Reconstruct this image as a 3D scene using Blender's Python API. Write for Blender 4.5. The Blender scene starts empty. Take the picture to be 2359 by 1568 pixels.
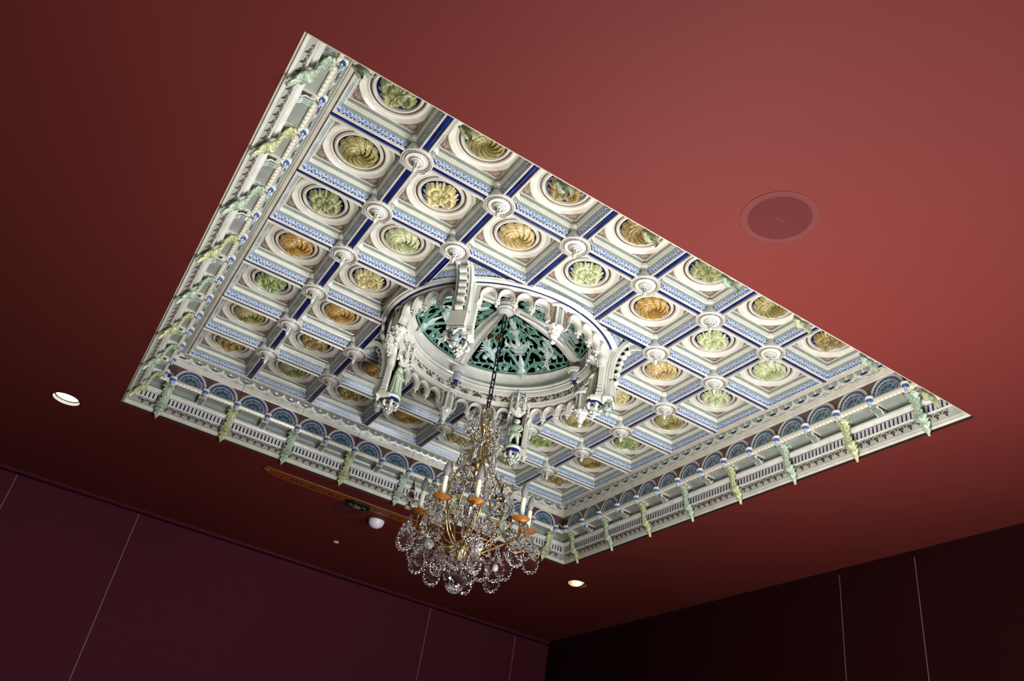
import bpy, math, random
from mathutils import Vector, Matrix
PI = math.pi; sin = math.sin; cos = math.cos; hypot = math.hypot
random.seed(7)
C = bpy.context.scene.collection
S = 0.5; Z0 = 4.76                       # one coffer is 0.5 m; coffer backs are 4.76 m above the floor
def W(x, y, z): return Vector((x*S, y*S, z*S+Z0))

# ------------------------------------------------------------------ camera, world, lights, exposure
sc = bpy.context.scene
cam = bpy.data.objects.new('camera', bpy.data.cameras.new('camera')); C.objects.link(cam); sc.camera = cam
cam.data.sensor_width = 36; cam.data.lens = 36*1936.5/2359; cam.data.clip_start = .05; cam.data.clip_end = 60
RC = [[0.8388907600618499, -0.5236703321539047, 0.148430710786787], [0.39989914600571513, 0.4079798906606491, -0.820751534777989], [0.36924648367554086, 0.7478781933164944, 0.5516658791831381]]
m = Matrix.Identity(4)
for i in range(3):
    m[i][0] = RC[0][i]; m[i][1] = -RC[1][i]; m[i][2] = -RC[2][i]
m.translation = W(-4.1276, -8.7027, -6.3188); cam.matrix_world = m
w = bpy.data.worlds.new('world'); sc.world = w; w.use_nodes = True
w.node_tree.nodes['Background'].inputs[0].default_value = (.60, .70, .9, 1); w.node_tree.nodes['Background'].inputs[1].default_value = .6
def area(name, loc, target, sx, sy, power, col, spread=PI):
    l = bpy.data.lights.new(name, 'AREA'); l.shape = 'RECTANGLE'; l.size = sx; l.size_y = sy; l.energy = power; l.color = col; l.spread = spread
    o = bpy.data.objects.new(name, l); C.objects.link(o); o.location = loc
    o.rotation_euler = (Vector(target)-Vector(loc)).to_track_quat('-Z', 'Y').to_euler(); return o
area('window_light', (2.5, -7.8, 1.9), (.3, 0, 4.5), 2.8, 2.1, 52, (.86, .93, 1.0), 2.1)
area('floor_bounce_light', (.1, -4.2, .1), (-.3, 0, 4.4), 1.7, 1.3, 52, (.90, .95, 1.0))
area('fill_uplight', (.25, -1.75, 1.9), (.25, -1.65, 4.2), 1.0, 1.0, 44, (1.0, .985, .96))  # lamp without fixture, added to match the brightness falloff on the ceiling
area('side_fill_light', (3.1, -4.6, 1.6), (-2.0, .3, 4.5), 1.2, 1.6, 26, (.90, .95, 1.0), 1.6)  # unseen light added to brighten the upper-left cornice
sc.view_settings.view_transform = 'Standard'; sc.view_settings.look = 'None'; sc.view_settings.gamma = 1
sc.view_settings.use_curve_mapping = False; sc.view_settings.exposure = 1.28
sc.cycles.max_bounces = 10; sc.cycles.transmission_bounces = 8; sc.cycles.caustics_reflective = False; sc.cycles.caustics_refractive = False
sc.cycles.use_denoising = True; sc.cycles.sample_clamp_indirect = 6

# ------------------------------------------------------------------ materials
def srgb(r, g, b):
    f = lambda c: (c/255/12.92) if c/255 <= .04045 else ((c/255+.055)/1.055)**2.4
    return (f(r), f(g), f(b), 1)
class NT:
    def __init__(s, name):
        s.m = bpy.data.materials.new(name); s.m.use_nodes = True; s.t = s.m.node_tree; s.b = s.t.nodes['Principled BSDF']
    def n(s, typ, **k):
        x = s.t.nodes.new(typ)
        for a, v in k.items(): setattr(x, a, v)
        return x
    def l(s, a, b): s.t.links.new(a, b)
    def ma(s, op, a, b=None, c=None):
        x = s.n('ShaderNodeMath', operation=op)
        for i, v in enumerate((a, b, c)):
            if v is None: continue
            if isinstance(v, (int, float)): x.inputs[i].default_value = v
            else: s.l(v, x.inputs[i])
        return x.outputs[0]
    def mix(s, f, a, b):
        x = s.n('ShaderNodeMix', data_type='RGBA')
        for i, v in ((0, f), (6, a), (7, b)):
            if isinstance(v, (tuple, int, float)): x.inputs[i].default_value = v
            else: s.l(v, x.inputs[i])
        return x.outputs[2]
    def uv(s):
        x = s.n('ShaderNodeUVMap', uv_map='uv'); y = s.n('ShaderNodeSeparateXYZ'); s.l(x.outputs[0], y.inputs[0]); return y.outputs[0], y.outputs[1], x.outputs[0]
    def noise(s, scale, detail=3, rough=.5):
        tc = s.n('ShaderNodeTexCoord'); x = s.n('ShaderNodeTexNoise'); x.inputs['Scale'].default_value = scale; x.inputs['Detail'].default_value = detail
        s.l(tc.outputs['Object'], x.inputs['Vector']); return x.outputs[0]
    def bump(s, h, strength=.2, dist=.002):
        x = s.n('ShaderNodeBump'); x.inputs['Strength'].default_value = strength; x.inputs['Distance'].default_value = dist
        s.l(h, x.inputs['Height']); s.l(x.outputs[0], s.b.inputs['Normal'])
def glaze(name, col, col2=None, rough=.22, bump=.25, scale=14, spec=.5, hollow=0):
    M = NT(name); c = srgb(*col); c2 = srgb(*(col2 or [v*.86 for v in col]))
    n1 = M.noise(scale, 4); r = M.n('ShaderNodeMapRange'); r.inputs[1].default_value = .35; r.inputs[2].default_value = .68; M.l(n1, r.inputs[0])
    base = M.mix(r.outputs[0], c, c2)
    if hollow:   # base colour darkens in the hollows of the relief
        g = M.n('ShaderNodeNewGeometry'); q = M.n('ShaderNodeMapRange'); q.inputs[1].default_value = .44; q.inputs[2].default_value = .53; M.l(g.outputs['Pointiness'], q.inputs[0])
        base = M.mix(q.outputs[0], tuple(v*hollow for v in c2[:3])+(1,), base)
    M.l(base, M.b.inputs['Base Color']); M.b.inputs['Roughness'].default_value = rough; M.b.inputs['Specular IOR Level'].default_value = spec
    if bump: M.bump(M.noise(scale*2.2, 2), bump, .003)
    return M.m
cream = glaze('cream_glaze', (213, 206, 190), (197, 190, 175))
cream_lt = glaze('pale_cream_glaze', (224, 221, 210), (209, 205, 193))
sage = glaze('sage_glaze', (146, 154, 141), (129, 139, 131))
greyg = glaze('grey_glaze', (165, 166, 155), (146, 149, 141))
navy = glaze('navy_glaze', (22, 38, 102), (11, 20, 66), rough=.15)
blue = glaze('blue_glaze', (30, 50, 126), (96, 122, 180), scale=60)
brown = glaze('brown_glaze', (98, 72, 66), (70, 50, 50))
dark = glaze('dark_glaze', (34, 30, 40), (24, 20, 30))
stone = glaze('white_drum_glaze', (216, 212, 202), (200, 194, 184))
celadon = glaze('celadon_glaze', (206, 214, 186), (172, 194, 166), scale=18, hollow=.45)
yel_leaf = glaze('yellow_leaf_glaze', (214, 214, 168), (192, 196, 142), scale=18, hollow=.45)
stat_m = glaze('statue_glaze', (212, 218, 192), (192, 204, 176), rough=.3, scale=16, hollow=.7)
green_t = glaze('green_tracery_glaze', (184, 212, 196), (124, 176, 154), scale=22, rough=.15, hollow=.6)
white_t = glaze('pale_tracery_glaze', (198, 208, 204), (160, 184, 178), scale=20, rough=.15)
ROS = {k: glaze('rosette_'+k, a, b, rough=.28, scale=16, bump=.3, hollow=.38) for k, a, b in [
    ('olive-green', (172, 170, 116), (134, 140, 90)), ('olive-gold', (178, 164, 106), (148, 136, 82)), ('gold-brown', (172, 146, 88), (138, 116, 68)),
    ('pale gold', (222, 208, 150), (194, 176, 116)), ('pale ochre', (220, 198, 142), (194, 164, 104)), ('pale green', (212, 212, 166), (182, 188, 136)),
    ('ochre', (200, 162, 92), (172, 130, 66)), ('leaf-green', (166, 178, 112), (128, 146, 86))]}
def brushed():
    M = NT('red_paint'); n1 = M.noise(.7, 2); n2 = M.noise(220, 2)
    M.l(M.mix(n1, srgb(101, 36, 31), srgb(92, 31, 27)), M.b.inputs['Base Color']); M.b.inputs['Roughness'].default_value = .7; M.b.inputs['Specular IOR Level'].default_value = .2
    M.bump(n2, .06, .001); return M.m
red = brushed()
def plainm(name, col, rough=.5, metal=0, emis=0, ecol=None, trans=0, ior=1.5, spec=.5):
    M = NT(name); b = M.b; b.inputs['Roughness'].default_value = rough; b.inputs['Metallic'].default_value = metal
    n = M.noise(9, 2); c = srgb(*col); M.l(M.mix(n, c, tuple(v*.9 for v in c[:3])+(1,)), b.inputs['Base Color'])
    b.inputs['Transmission Weight'].default_value = trans; b.inputs['IOR'].default_value = ior; b.inputs['Specular IOR Level'].default_value = spec
    if emis: b.inputs['Emission Color'].default_value = ecol or c; b.inputs['Emission Strength'].default_value = emis
    return M.m
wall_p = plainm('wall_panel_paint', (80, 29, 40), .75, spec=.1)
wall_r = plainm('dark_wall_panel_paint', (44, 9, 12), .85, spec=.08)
jointm = plainm('panel_joint', (120, 98, 112), .5)
blackm = plainm('black_paint', (10, 10, 12), .5)
gold = plainm('gilt_brass', (178, 150, 98), .32, 1)
railm = plainm('dull_gilt_rail', (120, 96, 50), .5, .6)
bobm = plainm('amber_gilt_saucer', (170, 108, 40), .42, .6)
iron = plainm('dark_iron', (24, 26, 34), .45, .6)
candm = plainm('cream_candle_tube', (238, 232, 198), .5)
bulbm = plainm('smoked_bulb_glass', (176, 174, 174), .12, 0, trans=.55, spec=.7)
glass = plainm('cut_crystal', (252, 252, 255), .02, 0, trans=1, ior=1.52)
milk = plainm('milky_glass', (204, 196, 198), .18, 0, trans=.35)
spk = plainm('speaker_grille', (80, 29, 28), .85, spec=.2)
spk_rim = plainm('speaker_rim_paint', (94, 34, 31), .7, spec=.3)
whitep = plainm('white_plastic', (232, 226, 236), .35)
amber = plainm('amber_board', (140, 66, 20), .45)
inkm = plainm('dark_lettering', (36, 20, 14), .6)
floorm = plainm('floor_timber', (150, 120, 90), .5)
lamp_on = plainm('lit_lamp', (255, 246, 230), .4, emis=26, ecol=(1, .96, .9, 1))
refl = plainm('lamp_reflector', (230, 200, 150), .25, 1)
greenp = plainm('green_enamel', (96, 110, 62), .4)
greyp = plainm('grey_enamel', (140, 136, 132), .4)
timber = plainm('attic_timber', (150, 92, 40), .6)
wallcream = plainm('near_wall_paint', (150, 140, 130), .8)
def pat_border():
    M = NT('blue_arabesque_glaze'); u, v, uv = M.uv(); P = .0856
    t = M.ma('MODULO', M.ma('MULTIPLY', u, 1/P), 1.0); t = M.ma('ABSOLUTE', M.ma('SUBTRACT', M.ma('ABSOLUTE', t), .5)); x = M.ma('MULTIPLY', t, 2)   # 0..1 mirror
    # flower heart, scroll circles and stems
    d1 = M.ma('SQRT', M.ma('ADD', M.ma('POWER', M.ma('SUBTRACT', x, .0), 2), M.ma('POWER', M.ma('MULTIPLY', M.ma('SUBTRACT', v, .45), 1.3), 2)))
    d2 = M.ma('SQRT', M.ma('ADD', M.ma('POWER', M.ma('SUBTRACT', x, .95), 2), M.ma('POWER', M.ma('MULTIPLY', M.ma('SUBTRACT', v, .65), 1.3), 2)))
    nz = M.n('ShaderNodeTexNoise'); nz.inputs['Scale'].default_value = 1.0; mq = M.n('ShaderNodeMapping'); mq.inputs['Scale'].default_value = (46, 5, 1); M.l(uv, mq.inputs[0]); M.l(mq.outputs[0], nz.inputs['Vector'])
    wob = M.ma('MULTIPLY', M.ma('SUBTRACT', nz.outputs[0], .5), .55); d1 = M.ma('ADD', d1, wob); d2 = M.ma('SUBTRACT', d2, wob)
    a = M.ma('LESS_THAN', M.ma('ABSOLUTE', M.ma('SUBTRACT', d1, .46)), .11); b = M.ma('LESS_THAN', M.ma('ABSOLUTE', M.ma('SUBTRACT', d2, .30)), .10); c = M.ma('LESS_THAN', d1, .16)
    vo = M.n('ShaderNodeTexVoronoi'); mp = M.n('ShaderNodeMapping'); mp.inputs['Scale'].default_value = (84, 6.5, 1); M.l(uv, mp.inputs[0]); M.l(mp.outputs[0], vo.inputs['Vector']); vo.inputs['Scale'].default_value = 1
    dd = M.ma('LESS_THAN', vo.outputs['Distance'], .30)
    msk = M.ma('MAXIMUM', M.ma('MAXIMUM', a, b), M.ma('MAXIMUM', c, M.ma('MULTIPLY', dd, .8)))
    low = M.ma('LESS_THAN', v, .17); dots = M.ma('LESS_THAN', M.ma('ABSOLUTE', M.ma('SUBTRACT', M.ma('MODULO', M.ma('ABSOLUTE', M.ma('MULTIPLY', u, 23.4)), 1), .5)), .27)
    hi = M.ma('GREATER_THAN', M.ma('ADD', v, M.ma('MULTIPLY', wob, .35)), .80); grd = M.mix(hi, srgb(64, 90, 150), srgb(150, 160, 164)); base = M.mix(msk, grd, M.mix(hi, srgb(206, 214, 224), srgb(118, 136, 168))); base = M.mix(low, base, M.mix(dots, srgb(176, 190, 212), srgb(32, 50, 108)))
    M.l(base, M.b.inputs['Base Color']); M.b.inputs['Roughness'].default_value = .2; M.bump(msk, .5, .004); return M.m
def pat_twist(name, c1, c2, k=30, k2=1.0, strength=.6):
    M = NT(name); u, v, uv = M.uv(); t = M.ma('ADD', M.ma('MULTIPLY', u, k), M.ma('MULTIPLY', v, k2)); s = M.ma('ABSOLUTE', M.ma('SUBTRACT', M.ma('MODULO', M.ma('ABSOLUTE', t), 1), .5)); s = M.ma('MULTIPLY', s, 2)
    M.l(M.mix(M.ma('POWER', s, 2), srgb(*c1), srgb(*c2)), M.b.inputs['Base Color']); M.b.inputs['Roughness'].default_value = .25; M.bump(s, strength, .005); return M.m
def pat_frieze():
    M = NT('brown_frieze_glaze'); u, v, uv = M.uv(); t = M.ma('ABSOLUTE', M.ma('SUBTRACT', M.ma('MODULO', M.ma('ABSOLUTE', M.ma('MULTIPLY', u, 1/.21)), 1), .5)); x = M.ma('MULTIPLY', t, 2)
    d1 = M.ma('SQRT', M.ma('ADD', M.ma('POWER', x, 2), M.ma('POWER', M.ma('MULTIPLY', M.ma('SUBTRACT', v, .35), .9), 2)))
    d2 = M.ma('ABSOLUTE', M.ma('SUBTRACT', M.ma('ADD', v, 0), M.ma('MULTIPLY', x, 1.1)))
    vo = M.n('ShaderNodeTexVoronoi'); mp = M.n('ShaderNodeMapping'); mp.inputs['Scale'].default_value = (26, 3.4, 1); M.l(uv, mp.inputs[0]); M.l(mp.outputs[0], vo.inputs['Vector']); vo.inputs['Scale'].default_value = 1
    vm = M.ma('LESS_THAN', M.ma('ABSOLUTE', M.ma('SUBTRACT', vo.outputs['Distance'], .30)), .10)
    msk = M.ma('MAXIMUM', M.ma('MAXIMUM', M.ma('LESS_THAN', d1, .34), M.ma('LESS_THAN', d2, .09)), vm)
    edge = M.ma('GREATER_THAN', M.ma('ABSOLUTE', M.ma('SUBTRACT', v, .5)), .42); msk = M.ma('MAXIMUM', msk, edge)
    M.l(M.mix(msk, srgb(92, 72, 74), srgb(214, 206, 190)), M.b.inputs['Base Color']); M.b.inputs['Roughness'].default_value = .25; M.bump(msk, .4, .006); return M.m
def pat_spandrel():
    M = NT('brown_spandrel_glaze'); vo = M.n('ShaderNodeTexVoronoi'); tc = M.n('ShaderNodeTexCoord'); M.l(tc.outputs['Object'], vo.inputs['Vector']); vo.inputs['Scale'].default_value = 130
    msk = M.ma('LESS_THAN', M.ma('ABSOLUTE', M.ma('SUBTRACT', vo.outputs['Distance'], .42)), .09)
    M.l(M.mix(msk, srgb(96, 72, 66), srgb(176, 160, 140)), M.b.inputs['Base Color']); M.b.inputs['Roughness'].default_value = .3; return M.m
border = pat_border(); twist = pat_twist('twisted_bead_glaze', (240, 237, 226), (214, 210, 194), 24, 1.3)
eggs = pat_twist('egg_bead_glaze', (240, 232, 210), (204, 190, 164), 17, 0); dentil = pat_twist('dentil_glaze', (222, 216, 200), (160, 154, 146), 40, 0)
beadb = pat_twist('brown_bead_glaze', (120, 92, 78), (190, 172, 150), 30, 0); dots = pat_twist('blue_dotted_glaze', (22, 36, 92), (108, 128, 174), 26, 0)
frieze = pat_frieze(); spand = pat_spandrel()

# ------------------------------------------------------------------ mesh builder (cell units)
class MB:
    def __init__(s): s.v = []; s.f = []; s.m = []; s.uv = []
    def face(s, idx, mt=0, uv=None): s.f.append(tuple(idx)); s.m.append(mt); s.uv.append(uv)
    def grid(s, pts, mt=0, ci=False, cj=False, uvs=None):
        """pts[i][j]; mt may be a list by j-segment"""
        b = len(s.v); ni = len(pts); nj = len(pts[0])
        for r in pts: s.v.extend([tuple(p) for p in r])
        for i in range(ni if ci else ni-1):
            for j in range(nj if cj else nj-1):
                a, c = i, (i+1) % ni; d, e = j, (j+1) % nj
                q = (b+a*nj+d, b+c*nj+d, b+c*nj+e, b+a*nj+e)
                u = None
                if uvs: u = [uvs(i, j), uvs(i+1, j), uvs(i+1, j+1), uvs(i, j+1)]
                s.face(q, mt[j] if isinstance(mt, (list, tuple)) else mt, u)
    def box(s, c, h, mt=0, M=None):
        b = len(s.v); p = [Vector((x*h[0], y*h[1], z*h[2])) for x in (-1, 1) for y in (-1, 1) for z in (-1, 1)]
        for q in p: s.v.append(tuple(((M @ q) if M else q)+Vector(c)))
        for f in ((0, 1, 3, 2), (4, 6, 7, 5), (0, 4, 5, 1), (2, 3, 7, 6), (0, 2, 6, 4), (1, 5, 7, 3)): s.face([b+k for k in f], mt)
    def lathe(s, prof, n=32, c=(0, 0, 0), mt=0, a0=0, a1=2*PI, axis='z', uvscale=None):
        full = abs(a1-a0-2*PI) < 1e-6; k = n if full else n+1; pts = []
        for i in range(k):
            a = a0+(a1-a0)*i/n; row = []
            for r, z in prof:
                p = (r*cos(a), r*sin(a), z)
                if axis == 'x': p = (z, r*cos(a), r*sin(a))
                if axis == 'y': p = (r*sin(a), z, r*cos(a))
                row.append((p[0]+c[0], p[1]+c[1], p[2]+c[2]))
            pts.append(row)
        np_ = max(1, len(prof)-1); rr = max(p[0] for p in prof)
        s.grid(pts, mt, ci=full, uvs=lambda i, j: (rr*(a0+(a1-a0)*i/n), 1.0*(j % 2) if j < np_ else (j % 2)))
    def strip(s, prof, n, mt, a0=0, a1=2*PI):
        """ring strips where every profile segment gets v 0..1"""
        for j in range(len(prof)-1):
            r1, z1 = prof[j]; r2, z2 = prof[j+1]; full = abs(a1-a0-2*PI) < 1e-6
            pts = [[(r*cos(a0+(a1-a0)*i/n), r*sin(a0+(a1-a0)*i/n), z) for r, z in ((r1, z1), (r2, z2))] for i in range(n+(0 if full else 1))]
            s.grid(pts, mt[j] if isinstance(mt, (list, tuple)) else mt, ci=full, uvs=lambda i, k: (r1*(a0+(a1-a0)*i/n), k))
    def tube(s, path, rad, n=8, mt=0, closed=False, flat=1.0, up=None):
        P = [Vector(p) for p in path]; N = len(P); pts = []
        nrm = None
        for i in range(N):
            t = (P[(i+1) % N]-P[i-1]) if closed else (P[min(i+1, N-1)]-P[max(i-1, 0)])
            if t.length < 1e-9: t = Vector((0, 0, 1))
            t.normalize()
            if up is not None: nrm = Vector(up)-t*Vector(up).dot(t)
            elif nrm is None:
                nrm = t.cross(Vector((.31, .17, .93)));
            else: nrm = nrm-t*nrm.dot(t)
            if nrm.length < 1e-6: nrm = t.orthogonal()
            nrm.normalize(); bn = t.cross(nrm); r = rad[i] if isinstance(rad, (list, tuple)) else rad
            pts.append([P[i]+nrm*(cos(2*PI*k/n)*r*flat)+bn*(sin(2*PI*k/n)*r) for k in range(n)])
        s.grid(pts, mt, ci=closed, cj=True)
        if not closed:
            for row, rev in ((0, 0), (N-1, 1)):
                b = len(s.v)-N*n+row*n; ids = list(range(b, b+n)); s.face(ids if rev else ids[::-1], mt)
    def ball(s, c, r, mt=0, nu=12, nv=8, sq=(1, 1, 1)):
        s2 = MB(); s2.lathe([(max(1e-4, r*sin(PI*j/nv)), -r*cos(PI*j/nv)) for j in range(nv+1)], nu)
        b = len(s.v); s.v.extend([(x*sq[0]+c[0], y*sq[1]+c[1], z*sq[2]+c[2]) for x, y, z in s2.v])
        for f in s2.f: s.face([b+k for k in f], mt)
    def prism(s, outl, fn, h0, h1, mt=0, mside=None):
        """outline (a,b) mapped by fn(a,b,h); top at h1"""
        b = len(s.v); n = len(outl)
        for h in (h0, h1): s.v.extend([tuple(fn(a, c, h)) for a, c in outl])
        s.face([b+n+k for k in range(n)], mt); s.face([b+k for k in range(n)][::-1], mt)
        for k in range(n):
            q = (k+1) % n; s.face((b+k, b+q, b+n+q, b+n+k), mt if mside is None else mside)
    def add(s, o, M, mt=None):
        b = len(s.v); s.v.extend([tuple(M @ Vector(p)) for p in o.v])
        for f, k, u in zip(o.f, o.m, o.uv): s.face([b+i for i in f], k if mt is None else mt, u)
    def mesh(s, name, mats, smooth=35):
        me = bpy.data.meshes.new(name); me.from_pydata([(x*S, y*S, z*S) for x, y, z in s.v], [], s.f)
        for k in (mats if isinstance(mats, (list, tuple)) else [mats]): me.materials.append(k)
        me.polygons.foreach_set('material_index', s.m)
        if any(s.uv):
            ul = me.uv_layers.new(name='uv'); dat = []
            for f, u in zip(s.f, s.uv):
                for k in range(len(f)): dat.extend(u[k] if u else (0, 0))
            ul.data.foreach_set('uv', dat)
        me.validate(); 
        if smooth:
            me.polygons.foreach_set('use_smooth', [True]*len(me.polygons)); me.set_sharp_from_angle(angle=math.radians(smooth))
        me.update(); return me
CNT = {}
def tag(o, label, cat=None, group=None, kind=None):
    if label: o['label'] = label
    if cat: o['category'] = cat
    if group: o['group'] = group
    if kind: o['kind'] = kind
    return o
def root(name, x, y, z, rz=0, label=None, cat=None, group=None, kind=None):
    o = bpy.data.objects.new(name, None); o.empty_display_size = .05; C.objects.link(o); o.location = W(x, y, z); o.rotation_euler = (0, 0, rz)
    return tag(o, label, cat, group, kind)
def part(name, me, parent, loc=(0, 0, 0), rz=0, rot=None, scale=None, label=None, kind=None):
    o = bpy.data.objects.new(name, me); C.objects.link(o); o.parent = parent
    o.location = Vector(loc)*S; o.rotation_euler = rot or (0, 0, rz)
    if scale: o.scale = (scale,)*3 if isinstance(scale, (int, float)) else scale
    if label: o['label'] = label
    if kind: o['kind'] = kind
    return o
def single(name, me, x, y, z, rz=0, label=None, cat=None, group=None, kind=None, rot=None):
    o = bpy.data.objects.new(name, me); C.objects.link(o); o.location = W(x, y, z); o.rotation_euler = rot or (0, 0, rz)
    return tag(o, label, cat, group, kind)
ORD = ['first', 'second', 'third', 'fourth', 'fifth', 'sixth', 'seventh', 'eighth', 'ninth', 'tenth']

# ------------------------------------------------------------------ room
H = 4.03; ZC = -1.07; ZF = -9.52; X0, X1, Y0, Y1 = -9.2, 6.80, -16.2, 8.60
b = MB()
def slab(b, xa, xb, ya, yb, za, zb, mt=0): b.box(((xa+xb)/2, (ya+yb)/2, (za+zb)/2), (abs(xb-xa)/2, abs(yb-ya)/2, abs(zb-za)/2), mt)
HOLES = [(-4.73, 4.60), (4.73, 4.60)]; RH = .2
def ceil_region(b, xa, xb, ya, yb):
    slab(b, xa, xb, ya, yb, ZC, ZC+.16)
ceil_region(b, X0, X1, Y0, -H); ceil_region(b, X0, -H-1.3, -H, Y1); ceil_region(b, H+1.3, X1, -H, Y1)
ceil_region(b, -H-1.3, -H, -H, H); ceil_region(b, H, H+1.3, -H, H)
ceil_region(b, -H, H, H, Y1); 
for sx in (-1, 1):
    cx, cy = sx*4.73, 4.60; xa, xb = sorted((sx*H, sx*(H+1.3)))
    # a square patch with a round hole for the recessed lamp
    ya, yb = H, 5.2; ceil_region(b, xa, xb, yb, Y1)
    n = 48; base = len(b.v)
    for z in (ZC, ZC+.16):
        for i in range(n):
            a = 2*PI*i/n; c_, s_ = cos(a), sin(a)
            t = min(((xb-cx) if c_ > 0 else (cx-xa))/max(abs(c_), 1e-6), ((yb-cy) if s_ > 0 else (cy-ya))/max(abs(s_), 1e-6))
            b.v.append((cx+c_*t, cy+s_*t, z)); b.v.append((cx+c_*RH, cy+s_*RH, z))
    for i in range(n):
        j = (i+1) % n; b.face((base+2*i, base+2*j, base+2*j+1, base+2*i+1)); b.face((base+2*i+1, base+2*j+1, base+2*n+2*j+1, base+2*n+2*i+1))
    for cxx in (xa, xb):
        for cyy in (ya, yb):   # square corners missed by the radial fan
            a = math.atan2(cyy-cy, cxx-cx) % (2*PI); i = int(a/(2*PI)*n); j = (i+1) % n
            k = len(b.v); b.v.append((cxx, cyy, ZC)); b.face((base+2*i, k, base+2*j))
single('ceiling', b.mesh('ceiling', red, 0), 0, 0, 0, label='flat dark red painted ceiling around the sunken ceramic coffered square', kind='structure')
b = MB(); slab(b, X0, X1, Y0, Y1, ZF-.2, ZF); single('floor', b.mesh('floor', floorm, 0), 0, 0, 0, label='wooden floor below the frame', kind='structure')
b = MB(); slab(b, X0, X1, Y0-.3, Y0, ZF, ZC+.16); single('wall_near', b.mesh('wall_near', wallcream, 0), 0, 0, 0, label='wall behind the camera', kind='structure')
b = MB(); slab(b, X0-.3, X0, Y0-.3, Y1+.3, ZF, ZC+.16); single('wall_left', b.mesh('wall_left', wallcream, 0), 0, 0, 0, label='side wall left of the camera', kind='structure')
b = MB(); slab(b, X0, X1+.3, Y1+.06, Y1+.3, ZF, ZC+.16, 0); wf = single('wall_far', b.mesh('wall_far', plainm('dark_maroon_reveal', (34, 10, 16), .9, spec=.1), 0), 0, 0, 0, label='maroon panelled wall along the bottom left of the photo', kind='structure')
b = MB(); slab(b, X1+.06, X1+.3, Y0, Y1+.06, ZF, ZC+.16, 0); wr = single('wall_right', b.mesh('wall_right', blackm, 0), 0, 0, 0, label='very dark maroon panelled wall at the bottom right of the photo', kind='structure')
def wpanel(parent, p0, p1, axis, mtl, name='wall_panel', z0=ZF, z1=ZC-.10, d=.06):
    b = MB()
    if axis == 'x': slab(b, p0, p1, Y1, Y1+d, z0, z1)
    else: slab(b, X1, X1+d, p0, p1, z0, z1)
    part(name, b.mesh(name, mtl, 0), parent)
seams = [X0, -7.4, -5.06, -2.83, 3.62, 5.86, X1]
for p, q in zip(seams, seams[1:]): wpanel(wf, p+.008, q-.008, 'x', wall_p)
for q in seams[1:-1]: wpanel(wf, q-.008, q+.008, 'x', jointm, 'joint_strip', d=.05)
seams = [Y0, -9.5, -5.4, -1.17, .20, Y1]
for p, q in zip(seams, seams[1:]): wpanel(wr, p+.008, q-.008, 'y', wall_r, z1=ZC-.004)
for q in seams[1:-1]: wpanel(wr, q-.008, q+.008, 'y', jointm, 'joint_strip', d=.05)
b = MB(); slab(b, X0, X1, Y1-.0, Y1+.06, ZC-.055, ZC); single('trim_1', b.mesh('trim', wall_p, 0), 0, 0, 0, label='thin maroon head strip above the lower-left wall panels', kind='structure')
# ceramic ceiling backing above the coffers with an opening for the dome
b = MB()
for xa, xb, ya, yb in ((-4.4, 4.4, -4.4, -1.9), (-4.4, 4.4, 1.9, 4.4), (-4.4, -1.9, -1.9, 1.9), (1.9, 4.4, -1.9, 1.9)): slab(b, xa, xb, ya, yb, .03, .08)
for xa, xb, ya, yb in ((-4.5, -4.04, -4.5, 4.5), (4.04, 4.5, -4.5, 4.5), (-4.5, 4.5, -4.5, -4.04), (-4.5, 4.5, 4.04, 4.5)): slab(b, xa, xb, ya, yb, ZC+.165, .03)
for xa, xb, ya, yb in ((-1.9, -1.88, -1.9, 1.9), (1.88, 1.9, -1.9, 1.9), (-1.9, 1.9, -1.9, -1.88), (-1.9, 1.9, 1.88, 1.9)): slab(b, xa, xb, ya, yb, .08, 1.2)
slab(b, -1.9, 1.9, -1.9, 1.9, 1.2, 1.22)
single('trim_2', b.mesh('void', blackm, 0), 0, 0, 0, label='dark ceiling void behind the ceramic ceiling and its dome', kind='structure')

b = MB()  # black liner strips painting the shade in the reveal around the opening
for k in range(4):
    M4 = Matrix.Rotation(k*PI/2, 4, 'Z'); q = MB(); q.box((0, H-.0012, (ZC+.006+-1.0)/2), (H, .0012, (-1.0-ZC-.006)/2)); b.add(q, M4)
single('trim_40', b.mesh('shadow_gap', blackm, 0), 0, 0, 0, label='black strip painted as the shadow between the red ceiling edge and the ceramic cornice', kind='structure')
# ------------------------------------------------------------------ coffers
def sqring(prof, mats, b=None):
    b = b or MB()
    for j in range(len(prof)-1):
        (s1, z1), (s2, z2) = prof[j], prof[j+1]
        for k in range(4):
            a = k*PI/2; c_, d_ = round(cos(a)), round(sin(a))
            R_ = lambda x, y: (x*c_-y*d_, x*d_+y*c_)
            n = 1; base = len(b.v); pts = []
            for (s_, z_) in ((s1, z1), (s2, z2)):
                for e in (-1, 1): x, y = R_(e*s_, s_); pts.append((x, y, z_))
            b.v.extend(pts); b.face((base, base+1, base+3, base+2), mats[j], [(-s1, 0), (s1, 0), (s2, 1), (-s2, 1)])
    return b
rail_me = sqring([(.4998, -.172), (.468, -.172), (.465, -.195), (.459, -.203), (.445, -.201), (.438, -.182)], [1, 0, 0, 0, 0]).mesh('rail', [cream, navy], 30)
blue_me = sqring([(.438, -.182), (.410, -.114)], [0]).mesh('blue_border', border, 0)
bead_me = sqring([(.410, -.114), (.402, -.098), (.397, -.092), (.392, -.086), (.384, -.050), (.380, -.044), (.376, -.034), (.369, -.008), (.362, .0)], [0, 0, 2, 1, 2, 0, 0, 2]).mesh('bead_moulding', [sage, twist, cream], 30)
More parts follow.
